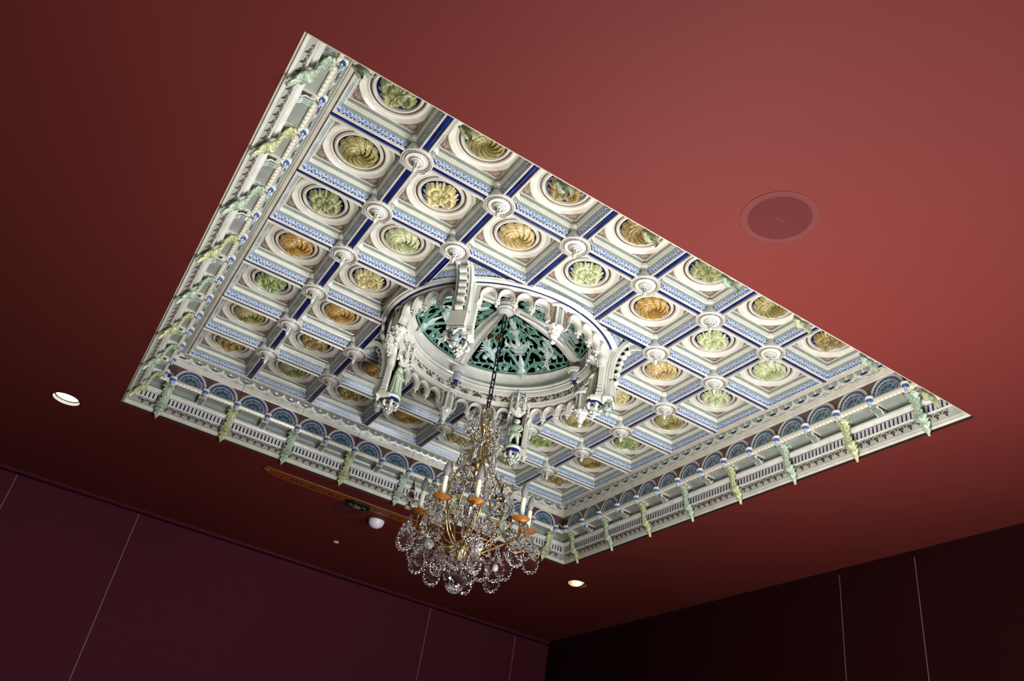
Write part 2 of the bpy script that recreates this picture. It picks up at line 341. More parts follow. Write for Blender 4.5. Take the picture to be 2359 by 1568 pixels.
def panel_mesh():
    b = MB(); prof = [(.222, .026), (.226, .004), (.235, -.008), (.250, -.008), (.262, .004), (.266, .012), (.284, .012), (.288, .002), (.294, -.004), (.312, .010), (.340, .010), (.360, .000), (.368, -.008), (.380, -.012), (.390, -.006), (.394, 0)]
    mats = [0, 0, 0, 0, 0, 1, 0, 0, 0, 2, 0, 0, 0, 0, 0]; n = 96; pts = []
    SQ = .3615
    for i in range(n):
        a = 2*PI*i/n; lim = SQ/max(abs(cos(a)), abs(sin(a))); row = []
        for r, z in prof:
            q = min(r, lim)
            if q < r:
                for (ra, za), (rb, zb) in zip(prof, prof[1:]):
                    if ra <= q <= rb: z = za+(zb-za)*(q-ra)/(rb-ra); break
            row.append((q*cos(a), q*sin(a), z))
        pts.append(row)
    b.grid(pts, mats, ci=True); return b.mesh('panel', [cream, brown, cream_lt], 40)
panel_me = panel_mesh()
b = MB(); b.lathe([(.0001, .022), (.224, .022)], 48); disc_me = b.mesh('roundel', navy)
b = MB(); SQ = .3615; a0 = math.acos(SQ/.394); n = 12
arc = [(.394*cos(a0+(PI/2-2*a0)*i/n), .394*sin(a0+(PI/2-2*a0)*i/n)) for i in range(n+1)]
b.prism(arc[::-1]+[(SQ, SQ)], lambda a, c, h: (a, c, h), .01, .001)
inner = [(x+.012 if 0 else x, y) for x, y in arc]
spd_me = b.mesh('corner_spandrel', spand, 0)
def rosette(kind, seed=0):
    b = MB(); nr, na = 26, 240; pts = []
    def sm(t): return max(0, min(1, t))
    for i in range(na):
        a = 2*PI*i/na; row = []
        if kind == 'swirl':
            R_ = .197+.014*abs(cos(5.5*a+.35))
        else:
            l1 = abs(cos(2*a+.3)); l2 = abs(sin(2*a+.3))
            R_ = .092+.114*l1**.75+.088*max(0, l2-.80)/.20; serr = .010*abs(sin(12*a))-.005
            if l1 < .28: R_ = min(R_, .176)
        for j in range(nr+1):
            t = j/nr; r = ((R_ if kind == 'swirl' else .165+(R_-.165)*t**2.5)+(serr*t**5 if kind != 'swirl' else .006*abs(sin(16.5*a))*t**5))*t
            if kind == 'swirl':
                ph = 11*a/(2*PI); fr = ph-math.floor(ph); ridge = (1-fr)**.7*min(1, fr*5)
                h = .020+.050*sin(PI*min(1, .12+.80*t))*(.40+.60*ridge)
                h += .011*abs(sin(PI*(t*5+fr*1.1)))*sm(t*3-.8)*(.3+.7*ridge)
                h *= 1-.75*sm((t-.88)/.12)**2
            else:
                l1 = abs(cos(2*a+.3)); l2 = abs(sin(2*a+.3)); ph = ((2*a+.3)/PI) % 1; dc = min(ph, 1-ph)
                h = .018+.040*sin(PI*min(1, t*.95+.04))*(.30+.70*l1**.8)+.030*sin(PI*min(1, t*1.15))*max(0, l2-.80)/.2
                h += .034*math.exp(-((t-.84)/.10)**2)*l1**1.5-.020*math.exp(-((t-.60)/.09)**2)*l1**.5-.015*math.exp(-(dc/.045)**2)*sin(PI*t)
                h += .0016*cos(26*a+2.5*sin(7*t))*t
                h *= 1-.7*sm((t-.90)/.10)**2
            if t < .20: h += .024*cos(PI/2*t/.20)*(.8+.2*cos(8*a))
            aa = a-1.9*t**.8 if kind == 'swirl' else a; row.append((r*cos(aa), r*sin(aa), .02-h*1.35))
        pts.append(row)
    b.grid(pts, 0, ci=True)
    for k in range(24 if kind == 'swirl' else 12):
        a = 2*PI*k/(24 if kind == 'swirl' else 12)+.13; r = .135 if k % 2 else .165
        if kind != 'swirl': r = .085 if k % 3 else .14
        b.ball((r*cos(a), r*sin(a), -.030), .0045, 1, 6, 4)
    return b
rbs = {'swirl': rosette('swirl'), 'leaf': rosette('leaf')}
ros_me = {}
def get_ros(kind, col):
    if (kind, col) not in ros_me: ros_me[(kind, col)] = rbs[kind].mesh('rosette', [ROS[col], dark], 50)
    return ros_me[(kind, col)]
COLS = [['olive-green', 'olive-gold', 'gold-brown', 'gold-brown', 'olive-green', 'olive-gold', 'gold-brown'],
        ['olive-gold', 'pale gold', 'pale ochre', 'pale green', 'ochre', 'pale green', 'pale green'],
        ['olive-green', 'pale green', None, None, None, 'pale ochre', 'pale green'],
        ['ochre', 'pale gold', None, None, None, 'pale gold', 'olive-gold'],
        ['leaf-green', 'ochre', None, None, None, 'olive-gold', 'leaf-green'],
        ['olive-gold', 'gold-brown', 'ochre', 'gold-brown', 'olive-green', 'leaf-green', 'gold-brown'],
        ['gold-brown', 'olive-green', 'gold-brown', 'ochre', 'olive-gold', 'olive-green', 'gold-brown']]
rng = random.Random(3)
for j in range(7):
    for i in range(7):
        col = COLS[j][i]
        if not col: continue
        kind = 'leaf' if (i+j) % 2 == 0 else 'swirl'
        row = 'row beside the upper-right edge' if j == 0 else ('row beside the lower-left cornice' if j == 6 else ORD[j]+' row from upper-right edge')
        lab = f'coffer with {col} {"leaf" if kind == "leaf" else "swirl"} rosette, {ORD[i]} from left, {row}'
        t = root('ceiling_coffer', i-3, j-3, 0, 0, lab, 'ceiling coffer', 'coffers of the ceramic ceiling')
        part('rail', rail_me, t); part('blue_border', blue_me, t); part('bead_moulding', bead_me, t)
        p = part('panel', panel_me, t); part('roundel', disc_me, p); part('rosette', get_ros(kind, col), t, rz=rng.choice([0, .35, .8, 1.3, 2.0, -.5]), label=f'{col} glazed {"leaf" if kind=="leaf" else "swirl"} rosette')
        for k in range(4): part('corner_spandrel', spd_me, p, rz=k*PI/2)
# navy beads between the coffers
def beam_mesh(L):
    b = MB(); w_ = .034
    pts = [[(x, w_*cos(PI*k/6), -.172-.014*sin(PI*k/6)) for k in range(7)] for x in (0, L)]
    b.grid(pts); b.box((L/2, 0, -.16), (L/2, .042, .0105)); return b.mesh('beam', navy, 60)
full = beam_mesh(7.0); stub = beam_mesh(3.5-1.46)
nb = 3
SIDE = ['upper-left', 'lower-left', 'lower-right', 'upper-right']
for k, v in enumerate((-2.5, -1.5, -.5, .5, 1.5, 2.5)):
    for ax in (0, 1):
        segs = [(-3.5, full)] if abs(v) > 1 else [(-3.5, stub), (1.46, stub)]
        for q, (s0, me) in enumerate(segs):
            o = single(f'trim_{nb}', me, s0 if ax == 0 else v, v if ax == 0 else s0, 0 if ax == 0 else .0012, 0 if ax == 0 else PI/2, kind='structure',
                label=f'navy bead strip {"parallel" if ax == 0 else "square"} to the upper-right edge, {ORD[k]} line{" near part" if len(segs) == 2 and q == 0 else (" far part" if len(segs) == 2 else "")}')
            nb += 1

# ------------------------------------------------------------------ bosses
b = MB()
pr_ = [(.172, -.165), (.176, -.185), (.178, -.198), (.172, -.208), (.164, -.210), (.160, -.204), (.156, -.204), (.150, -.212), (.144, -.212), (.140, -.204)]
b.lathe(pr_, 48); 
for r_, z_ in ((.1765, -.200), (.160, -.2065), (.150, -.2135)): b.tube([(r_*cos(2*PI*k/40), r_*sin(2*PI*k/40), z_) for k in range(40)], .0016, 4, 1, closed=True)
disk_b = b.mesh('disc', [cream_lt, dark], 50)
b = MB(); b.strip([(.141, -.205), (.134, -.212), (.124, -.206)], 48, [0, 0]); bring = b.mesh('bead_ring', beadb, 50)
b = MB(); b.lathe([(.124, -.206), (.118, -.214), (.108, -.211), (.092, -.2075), (.080, -.209)], 48)
for q in (.1225, .086): b.lathe([(q-.0022, -.2075), (q, -.2095), (q+.0022, -.2075)] if q > .1 else [(q-.002, -.1965), (q, -.199), (q+.002, -.1965)], 40, mt=1)
dish = b.mesh('dish', [cream_lt, navy], 60)
b = MB(); b.lathe([(.082, -.198), (.080, -.215), (.072, -.228), (.060, -.232), (.052, -.238), (.040, -.246), (.030, -.250), (.0001, -.252)], 40); 
for r_, z_ in ((.0725, -.2285), (.052, -.239), (.040, -.247)): b.tube([(r_*cos(2*PI*k/32), r_*sin(2*PI*k/32), z_) for k in range(32)], .0022, 4, 1, closed=True)
cup = b.mesh('cup', [cream_lt, dark], 60)
b = MB()
for k in range(5):
    a = 2*PI*k/5; b.tube([((.030-.010*sin(PI*t))*cos(a)*(1-.35*t), (.030-.010*sin(PI*t))*sin(a)*(1-.35*t), -.245-.060*t) for t in [q/6 for q in range(7)]], [.006+.004*sin(PI*q/6) for q in range(7)], 6)
b.lathe([(.0001, -.30), (.018, -.302), (.026, -.314), (.022, -.332), (.015, -.350), (.008, -.368), (.0001, -.380)], 12)
for k in range(8): a = 2*PI*k/8; b.ball((.018*cos(a), .018*sin(a), -.314), .007, 0, 6, 4)
b.lathe([(.0001, -.25), (.009, -.252), (.008, -.30), (.0001, -.302)], 8, mt=1)
drop = b.mesh('drop_finial', [cream_lt, navy], 60)
b = MB(); c_ = .098
b.lathe([(.066, -.035), (.066, -.072), (.060, -.082), (.052, -.088), (.048, -.098), (.047, -.150), (.052, -.160), (.056, -.168), (.056, -.20)], 20, (c_, c_, 0), 0)
for k in range(9): a = PI/4+(k-4)*.33+PI*0; b.ball((c_+.049*cos(a), c_+.049*sin(a), -.124), .0055, 1, 5, 4)
strut = b.mesh('corner_bracket', [cream_lt, dark], 40)
boss_spots = []
for jy in range(6):
    for ix in range(6):
        x, y = ix-2.5, jy-2.5
        if (abs(x) < 1 and abs(y) < 1) or (min(abs(x), abs(y)) < 1 and max(abs(x), abs(y)) < 2): continue
        boss_spots.append((x, y, ix, jy))
for x, y, ix, jy in boss_spots:
    row = 'row nearest the upper-right edge' if jy == 0 else ('row nearest the lower-left cornice' if jy == 5 else ORD[jy]+' row from the upper-right edge')
    full6 = [q[2] for q in boss_spots if q[3] == jy]; pos = full6.index(ix)
    t = root('ceiling_boss', x, y, 0, 0, f'white turned boss with drop finial, {ORD[pos]} from left in {row}', 'ceiling boss', 'bosses at the coffer crossings')
    part('disc', disk_b, t); part('bead_ring', bring, t); part('dish', dish, t); part('cup', cup, t); part('drop_finial', drop, t)
    for k in range(4):
        dx, dy = (1, 1) if k == 0 else ((-1, 1) if k == 1 else ((-1, -1) if k == 2 else (1, -1)))
        if abs(x) == 1.5 and abs(y) == 1.5 and dx*x < 0 and dy*y < 0: continue
        part('corner_bracket', strut, t, rz=k*PI/2)

# ------------------------------------------------------------------ cornice
def sprof(prof, mats, b=None, half=None):
    b = b or MB(); 
    for j in range(len(prof)-1):
        (d1, z1), (d2, z2) = prof[j], prof[j+1]; l1, l2 = H-d1, H-d2; base = len(b.v)
        b.v.extend([(-l1, d1, z1), (l1, d1, z1), (l2, d2, z2), (-l2, d2, z2)]); b.face((base, base+1, base+2, base+3), mats[j] if isinstance(mats, (list, tuple)) else mats, [(-l1+5, 0), (l1+5, 0), (l2+5, 1), (-l2+5, 1)])
    return b
def torus_prof(p, q, bulge, n=5):
    (a, c), (d, e) = p, q; nx, nz = (e-c), -(d-a); L = hypot(nx, nz) or 1; nx, nz = nx/L, nz/L
    if nx < 0 or (abs(nx) < .2 and nz > 0): nx, nz = -nx, -nz
    return [(a+(d-a)*t/n+nx*bulge*sin(PI*t/n), c+(e-c)*t/n+nz*bulge*sin(PI*t/n)) for t in range(n+1)]
def chain_(*ls):
    out = []
    for l in ls: out += l if not out or out[-1] != l[0] else l[1:]
    return out
mo = {}
p = chain_([(.0, -.975), (.001, -1.036)], torus_prof((.001, -1.036), (.026, -1.042), .006), torus_prof((.026, -1.042), (.048, -1.010), .010), [(.048, -1.006), (.056, -.994)])
mo['edge_moulding'] = sprof(p, 0).mesh('edge_moulding', cream, 50)
mo['painted_band'] = sprof([(.056, -.994), (.130, -.905)], 0).mesh('painted_band', greyg, 0)
mo['fillet'] = sprof(torus_prof((.130, -.905), (.143, -.895), .004), 0).mesh('fillet', cream_lt, 50)
mo['slotted_frieze'] = sprof([(.143, -.895), (.143, -.792)], 0).mesh('slotted_frieze', cream, 0)
p = chain_([(.143, -.792), (.150, -.790), (.150, -.784)], torus_prof((.150, -.784), (.190, -.762), .010), [(.190, -.762), (.205, -.758), (.205, -.732), (.195, -.728), (.150, -.728)])
mo['upper_moulding'] = sprof(p, [1]+[0]*30).mesh('upper_moulding', [cream_lt, navy], 50)
mo['bed_wall'] = sprof([(.150, -.728), (.150, -.655), (.158, -.630), (.175, -.620)], 0).mesh('bed_wall', sage, 50)
mo['soffit'] = sprof([(.175, -.620), (.335, -.620)], 0).mesh('soffit', greyg, 0)
p = chain_([(.335, -.62), (.336, -.632)], torus_prof((.336, -.632), (.372, -.618), .012), [(.372, -.618), (.382, -.600), (.382, -.582), (.376, -.578)])
mo['bead_moulding'] = sprof(p, [0, 1, 1, 1, 1, 1, 0, 0, 2]).mesh('bead_moulding', [cream, eggs, brown], 50)
mo['spandrel_wall'] = sprof([(.376, -.578), (.376, -.352)], 0).mesh('spandrel_wall', brown, 0)
p = chain_([(.376, -.352), (.392, -.352), (.396, -.345)], torus_prof((.396, -.345), (.405, -.325), .005), [(.405, -.325), (.410, -.318)])
mo['lower_fillet'] = sprof(p, 0).mesh('lower_fillet', cream, 50)
COVE = [(.410, -.318), (.420, -.285), (.432, -.252), (.447, -.220), (.466, -.192), (.490, -.170)]
mo['cove'] = sprof(COVE, 0).mesh('cove', cream, 60)
p = chain_([(.490, -.170), (.493, -.184)], torus_prof((.493, -.184), (.515, -.196), .006), [(.515, -.196), (.550, -.202), (.5555, -.185), (.5555, -.165)])
mo['top_moulding'] = sprof(p, 0).mesh('top_moulding', cream, 50)
def cove_map(u, w, h):
    w = max(0, min(.9999, w)); k = w*(len(COVE)-1); i = int(k); f = k-i
    d = COVE[i][0]+(COVE[i+1][0]-COVE[i][0])*f; z = COVE[i][1]+(COVE[i+1][1]-COVE[i][1])*f
    td, tz = COVE[i+1][0]-COVE[i][0], COVE[i+1][1]-COVE[i][1]; L = hypot(td, tz)
    return (u, d+tz/L*h, z-td/L*h)
# fan leaf, dash, sprig on the cove
b = MB(); out = [(.052*cos(PI+PI*k/14)*(1+.05*(k % 2)), .93+.36*sin(PI+PI*k/14)*(1+.05*(k % 2))) for k in range(15)]
b.prism(out, cove_map, -.002, .010, 0)
for k in range(1, 6):
    a = PI+PI*k/6; b.tube([cove_map(.012*cos(a), .90+.06*sin(a), .011), cove_map(.045*cos(a), .93+.30*sin(a), .012)], .0028, 5, 1)
fan = b.mesh('fan_leaf', [sage, greyg], 40)
b = MB(); b.prism([(-.046, .50), (.046, .50), (.050, .56), (.046, .62), (-.046, .62), (-.050, .56)], cove_map, -.002, .008); dash = b.mesh('navy_bar', navy, 0)
b = MB()
b.tube([cove_map(x, .46-.20*abs(sin(PI*x/.12)), .004) for x in [-.12+.24*k/16 for k in range(17)]], .0035, 5)
for x in (-.02, .02, 0): b.ball(cove_map(x, .30-.1*(x == 0), .004), .009, 0, 7, 5)
sprig = b.mesh('sprig', greyg, 60)
# slot, painted fleurs
b = MB(); hw = .0105
b.prism([(-hw, -.882), (-hw*.5, -.889), (hw*.5, -.889), (hw, -.882), (hw, -.806), (hw*.5, -.799), (-hw*.5, -.799), (-hw, -.806)], lambda a, c, h: (a, h, c), .142, .1455); slot_me = b.mesh('slot', navy, 0)
def fl_map(u, w, h): return (u, .056+.074*w+.77*h, -.994+.089*w-.64*h)
def fleurs(L):
    b = MB(); P = .1176; n = int(L/P)
    for k in range(-n, n+1):
        u = k*P
        for dx, w_, r in ((0, .36, .016), (-.022, .58, .015), (.022, .58, .015), (0, .66, .015)):
            b.prism([(u+dx+r*cos(2*PI*q/8), w_+r*8.5*sin(2*PI*q/8)) for q in range(8)], fl_map, 0, .002)
        b.prism([(u-.006, .18), (u+.006, .18), (u+.006, .6), (u-.006, .6)], fl_map, 0, .002)
        um = u+P/2; b.prism([(um-.015, .72), (um, .50), (um+.015, .72), (um, .90)], fl_map, 0, .002)
        for sgn in (-1, 1): b.prism([(u+sgn*.016, .80), (u+sgn*.030, .90), (u+sgn*.048, .80), (u+sgn*.046, .74), (u+sgn*.030, .82), (u+sgn*.018, .72)][::sgn], fl_map, 0, .002)
    return b
fl_me = fleurs(3.88).mesh('painted_fleurs', brown, 0)
# lunette
LW_ = .376
def lun_map(a, c, h): return (a, LW_+h, -.578+c)
def arcband(b, r0, r1, h0, h1, mt, n=20, a0=0, a1=PI):
    pts = [[lun_map(r*cos(a0+(a1-a0)*i/n), r*sin(a0+(a1-a0)*i/n), h) for r, h in ((r0, h0), (r0, h1), (r1, h1), (r1, h0))] for i in range(n+1)]
    b.grid(pts, mt, uvs=lambda i, j: (r1*PI*i/n, j % 2))
b = MB(); arcband(b, .232, .243, 0, .010, 0); arcband(b, .214, .226, 0, .012, 0); arcband(b, .2255, .2325, 0, .004, 1); arcband(b, .163, .170, 0, .010, 0); arch_me = b.mesh('lunette', [cream, sage], 40)
b = MB(); arcband(b, .170, .214, 0, .006, 0); band_me = b.mesh('blue_band', dots, 40)
b = MB(); b.prism([(.163*cos(PI*k/20), .163*sin(PI*k/20)) for k in range(21)], lun_map, 0, .002); tym_me = b.mesh('tympanum', glaze('dark_teal_glaze', (36, 52, 84), (24, 36, 64)), 0)
b = MB(); arcband(b, .108, .118, 0, .008, 0)
for k in range(9):
    a = PI*(k+.5)/9; b.tube([lun_map(r*cos(a+(r-.06)*1.5*(-1)**k), r*sin(a+(r-.06)*1.5*(-1)**k), .005) for r in (.03, .06, .09, .12, .155)], .0055, 5)
    b.tube([lun_map(.136*cos(a)+.016*cos(t), .136*sin(a)+.016*sin(t), .005) for t in [2*PI*q/8 for q in range(8)]], .0045, 5, closed=True)
arcband(b, .03, .045, 0, .008, 0)
b.box((0, LW_+.004, -.573), (.20, .004, .005))
fret_me = b.mesh('fret', glaze('fret_glaze', (128, 146, 148), (100, 122, 132)), 60)
b = MB()
b.lathe([(.052, -.556), (.055, -.566), (.048, -.574), (.050, -.582), (.040, -.588)], 16, (0, .392, 0), 0, 0, 2*PI)
b.box((0, .388, -.562), (.050, .028, .012), 0)
b.lathe([(.040, -.588), (.041, -.604), (.036, -.622), (.028, -.634)], 16, (0, .392, 0), 1)
for k in range(6): a = 2*PI*k/6; b.ball((.030*cos(a), .392+.030*sin(a), -.636), .012, 0, 7, 5)
b.lathe([(.026, -.640), (.020, -.660), (.010, -.670), (.013, -.682), (.0001, -.694)], 12, (0, .392, 0), 2)
cap_me = b.mesh('impost_drop', [cream_lt, blue, glaze('pale_blue_glaze', (186, 196, 214), (120, 140, 184))], 50)
b = MB(); q = [cove_map(0, w/8, .0015) for w in range(9)]
pts = [[(e*.004, y, z) for (_, y, z) in [(0, .378, -.44), (0, .394, -.352), (0, .408, -.33)]+q+[(0, .505, -.198), (0, .552, -.2045)]] for e in (-1, 1)]; b.grid(pts); joint_me = b.mesh('joint', dark, 0)
SIDES = [('upper-left', (-H, 0), -PI/2), ('lower-left', (0, H), PI), ('lower-right', (H, 0), PI/2), ('upper-right', (0, -H), 0)]
for si, (nm, (sx, sy), rz) in enumerate(SIDES):
    t = root(f'trim_{nb}', sx, sy, 0, rz, f'ceramic cornice on the {nm} side of the coffered square', None, None, 'structure'); nb += 1
    for k, me in mo.items(): part(k, me, t)
    if si == 3: continue
    part('painted_fleurs', fl_me, t, kind='stuff')
    for k in range(-65, 66): part('slot', slot_me, t, (k/17, 0, 0))
    for k in range(-28, 28):
        if abs((k+.5)*.125) < 3.52: part('fan_leaf', fan, t, ((k+.5)*.125, 0, 0))
    for k in range(-14, 15): part('navy_bar', dash, t, (k*.25, 0, 0))
    for k in range(-14, 14): part('sprig', sprig, t, (k*.25+.125, 0, 0))
    for k in range(-7, 7):
        a = part('lunette', arch_me, t, ((k+.5)*.5, 0, 0)); part('blue_band', band_me, a); part('tympanum', tym_me, a); part('fret', fret_me, a)
    for k in range(-7, 8): part('impost_drop', cap_me, t, (k*.5, 0, 0))
    for e in (-1, 1):
        a = part('lunette', arch_me, t, (e*3.585, LW_*(1-.36), -.578*(1-.36)), scale=.36); part('blue_band', band_me, a); part('tympanum', tym_me, a)
    if si == 1:
        for k in range(-3, 4): part('joint', joint_me, t, (k-.5 if k > 0 else k+.5, 0, 0)) if k else None
# brackets
LC = [(.335, -.650), (.300, -.655), (.264, -.678), (.238, -.722), (.224, -.78), (.215, -.84), (.205, -.885), (.186, -.922), (.156, -.948), (.126, -.972), (.104, -1.015), (.082, -1.07), (.050, -1.135)]
WD = [.070, .084, .080, .064, .049, .042, .052, .076, .080, .062, .054, .036, .004]
def leaf_bracket():
    b = MB(); n = 64; m_ = 22; pts = []
    for i in range(n+1):
        t = i/n*(len(LC)-1); k = min(int(t), len(LC)-2); f = t-k
        d = LC[k][0]+(LC[k+1][0]-LC[k][0])*f; z = LC[k][1]+(LC[k+1][1]-LC[k][1])*f; wd = WD[k]+(WD[k+1]-WD[k])*f
        td, tz = LC[k+1][0]-LC[k][0], LC[k+1][1]-LC[k][1]; L = hypot(td, tz); nd, nz = -tz/L, td/L
        tt = i/n; lob = (tt*9) % 1; lob = min(1, (1-lob)*1.25); bulge = .026+.042*math.exp(-((tt-.62)/.09)**2)+.016*math.exp(-((tt-.82)/.05)**2); row = []
        for j in range(m_):
            s_ = -1+2*j/(m_-1); x = s_*wd*(1+.50*(lob-.5)*abs(s_)**2)
            hh = bulge*(1-abs(s_)**2.2)+.008*math.exp(-(s_/.14)**2)+.013*(abs(sin(PI*(tt*9-abs(s_)*1.0+.5)))-.5)*min(1, abs(s_)*1.8)*(1-.4*abs(s_))+.012*abs(s_)**4*lob
            row.append((x, d+nd*hh, z+nz*hh))
        for j in range(m_):
            s_ = 1-2*j/(m_-1); x = s_*wd*(1+.50*(lob-.5)*abs(s_)**2); hh = -.016*(1-abs(s_)**2); row.append((x, d+nd*hh, z+nz*hh))
        pts.append(row)
    b.grid(pts, 0, cj=True); return b
lb = leaf_bracket(); leaf_me = {'pale green': lb.mesh('leaf', celadon, 60), 'yellow-green': lb.mesh('leaf', yel_leaf, 60)}
b = MB(); b.box((0, .252, -.632), (.068, .085, .012)); b.box((0, .26, -.650), (.052, .080, .010)); aba_me = b.mesh('abacus', cream_lt, 0)
b = MB(); outl = [(.165, -.62), (.335, -.62), (.340, -.655), (.322, -.688), (.292, -.700), (.262, -.698), (.238, -.705), (.214, -.728), (.190, -.742), (.166, -.738), (.152, -.718), (.156, -.69)]
b.prism(outl, lambda a, c, h: (h, a, c), -.040, .040, 0, 1)
for e in (-1, 1):
    for cy, cz, r in ((.183, -.708, .034), (.318, -.664, .022)):
        b.lathe([(r, 0), (r, .010*e), (r*.7, .013*e), (r*.45, .008*e), (r*.35, .014*e), (.0001, .014*e)], 16, (e*.040, cy, cz), 2, axis='x')
    b.tube([(e*.046, y, z) for y, z in ((.215, -.722), (.24, -.694), (.262, -.684), (.29, -.688), (.318, -.686))], .008, 6, 2)
for k in (-1, 0, 1): b.tube([(k*.024, y, z) for y, z in ((.328, -.690), (.292, -.706), (.262, -.704), (.238, -.712), (.214, -.734), (.190, -.750), (.162, -.742))], .010, 6, 1)
scr_me = b.mesh('scroll_body', [brown, sage, cream_lt], 50)
b = MB(); b.box((0, .248, -.629), (.062, .092, .010)); scr_ab = b.mesh('abacus', cream_lt, 0)
def place(si, u): # world position of side-coordinate u (u runs from the side's left end in the photo)
    nm, (sx, sy), rz = SIDES[si]
    return {0: (-H, u), 1: (u, H), 2: (H, -u), 3: (u, -H)}[si], rz
for si in range(4):
    nm = SIDES[si][0]; cnt = {0: 'top corner', 1: 'left corner', 2: 'bottom corner', 3: 'top corner'}[si]
    for k in range(8):
        u = -3.5+k; (x, y), rz = place(si, u); c = 'pale green' if k % 2 == (1 if si == 2 else 0) else 'yellow-green'
        t = root('leaf_bracket', x, y, 0, rz, f'{c} acanthus leaf bracket, {ORD[k]} from the {cnt} on the {nm} cornice', 'leaf bracket', f'leaf brackets on the {nm} cornice')
        part('leaf', leaf_me[c], t); part('abacus', aba_me, t)
    if si == 3: continue
    for k in range(7):
        u = -3+k; (x, y), rz = place(si, u)
        t = root('scroll_bracket', x, y, 0, rz, f'small cream scroll bracket, {ORD[k]} from the {cnt} on the {nm} cornice', 'scroll bracket', f'scroll brackets on the {nm} cornice')
        part('scroll_body', scr_me, t); part('abacus', scr_ab, t)

# ------------------------------------------------------------------ corner fields between the dome ring and the square of beams
def corner_field():
    prof = [(0, -.202), (.012, -.198), (.020, -.178), (.060, -.100), (.072, -.088), (.086, -.045), (.096, -.020), (.110, -.004)]
    names = [0, 0, 1, 2, 3, 2, 0]; loops = []; n = 16
    for d, z in prof:
        X = 1.466-d; R_ = 1.605+d; yi = math.sqrt(R_*R_-X*X); a0 = math.atan2(yi, X); a1 = PI/2-a0; loop = []
        for k in range(n): f = k/n; loop.append((X, yi+(X-yi)*f, z))
        for k in range(n): f = k/n; loop.append((X+(yi-X)*f, X, z))
        for k in range(n): f = k/n; a = a1+(a0-a1)*f; loop.append((R_*cos(a), R_*sin(a), z))
        loops.append(loop)
    out = {}
    for key, idx in (('rail', (0, 1)), ('blue_border', (2,)), ('bead_moulding', (3, 4, 5)), ('fillet', (6,))):
        b = MB()
        for s_ in idx:
            L0, L1 = loops[s_], loops[s_+1]; base = len(b.v); b.v.extend(L0+L1); N = len(L0); u = 0
            for k in range(N):
                q = (k+1) % N; du = math.dist(L0[k], L0[q]); b.face((base+k, base+q, base+N+q, base+N+k), {0: 0, 1: 0, 2: 0, 3: 0, 4: 1, 5: 0, 6: 0}[s_], [(u, 0), (u+du, 0), (u+du, 1), (u, 1)]); u += du
        out[key] = b
    b = MB(); b.v.extend(loops[-1]); b.face(range(len(loops[-1]))); out['panel'] = b
    return out
cf = corner_field()
cfm = {'rail': cf['rail'].mesh('rail', cream, 30), 'blue_border': cf['blue_border'].mesh('blue_border', border, 30), 'bead_moulding': cf['bead_moulding'].mesh('bead_moulding', [sage, twist], 30), 'fillet': cf['fillet'].mesh('fillet', cream, 30), 'panel': cf['panel'].mesh('panel', sage, 0)}
DIRN = {45: 'lower', 135: 'left', 225: 'upper', 315: 'right'}
for a, nm in DIRN.items():
    t = root('corner_coffer', 0, 0, 0, math.radians(a-45), f'three-sided coffer field between the dome ring and its {nm} corner boss', 'ceiling coffer', 'three-sided fields around the dome')
    for k, me in cfm.items(): part(k, me, t)

# ------------------------------------------------------------------ dome
dome = root('dome', 0, 0, 0, 0, 'round ribbed ceramic dome with green pierced panels and arcaded ring above the chandelier', 'dome')
b = MB(); b.strip([(1.612, -.178), (1.612, -.200), (1.604, -.206), (1.573, -.206), (1.571, -.188)], 128, 0)
b.strip([(1.536, -.188), (1.533, -.206), (1.515, -.212), (1.490, -.214), (1.482, -.222), (1.46, -.224), (1.455, -.214)], 128, 0); b.strip([(1.585, -.181), (1.64, -.181)], 128, 0); part('ring_moulding', b.mesh('ring_moulding', cream_lt, 50), dome)
b = MB(); b.strip([(1.572, -.188)]+[(1.5535+.0185*cos(PI*k/6), -.190-.016*sin(PI*k/6)) for k in range(7)]+[(1.535, -.188)], 128, 0); part('navy_ring', b.mesh('navy_ring', navy, 60), dome)
b = MB(); b.strip([(1.455, -.214), (1.38, -.214), (1.375, -.235), (1.365, -.240), (1.355, -.235)], 128, 0); b.strip([(1.355, -.235), (1.335, -.205)], 128, 1); b.strip([(1.335, -.205), (1.325, -.205), (1.32, -.195)], 128, 0)
part('lower_moulding', b.mesh('lower_moulding', [cream_lt, dentil], 50), dome)
b = MB(); b.strip([(1.32, -.195), (1.325, -.085)], 128, 0); part('frieze', b.mesh('frieze', frieze, 0), dome)
b = MB(); b.strip([(1.325, -.085), (1.300, -.080)], 128, 0); b.strip([(1.300, -.080), (1.296, -.062)], 128, 1)
b.strip([(1.296, -.062), (1.285, -.060), (1.290, -.030), (1.275, -.026), (1.268, -.010), (1.278, .004), (1.262, .010), (1.250, .030), (1.262, .045), (1.268, .055), (1.30, .060)], 128, [0, 0, 0, 0, 2, 0, 0, 0, 0, 2])
part('drum_moulding', b.mesh('drum_moulding', [cream_lt, dentil, navy], 45), dome)
b = MB(); b.strip([(1.315, .062), (1.31, .085)]+[(1.245+.075*cos(t*PI/12), .085+.165*sin(t*PI/12)) for t in range(0, 7)]+[(1.25, .262)], 128, 0); part('drum_band', b.mesh('drum_band', stone, 60), dome)
b = MB(); b.strip([(1.31, .058), (1.318, .064), (1.31, .080)], 128, 0); part('dark_bead', b.mesh('dark_bead', dark, 60), dome)  # dark ring bead between the drum mouldings and the drum band
def dz(r): return .14+.49*math.sqrt(max(0, 1-(r/1.285)**2))
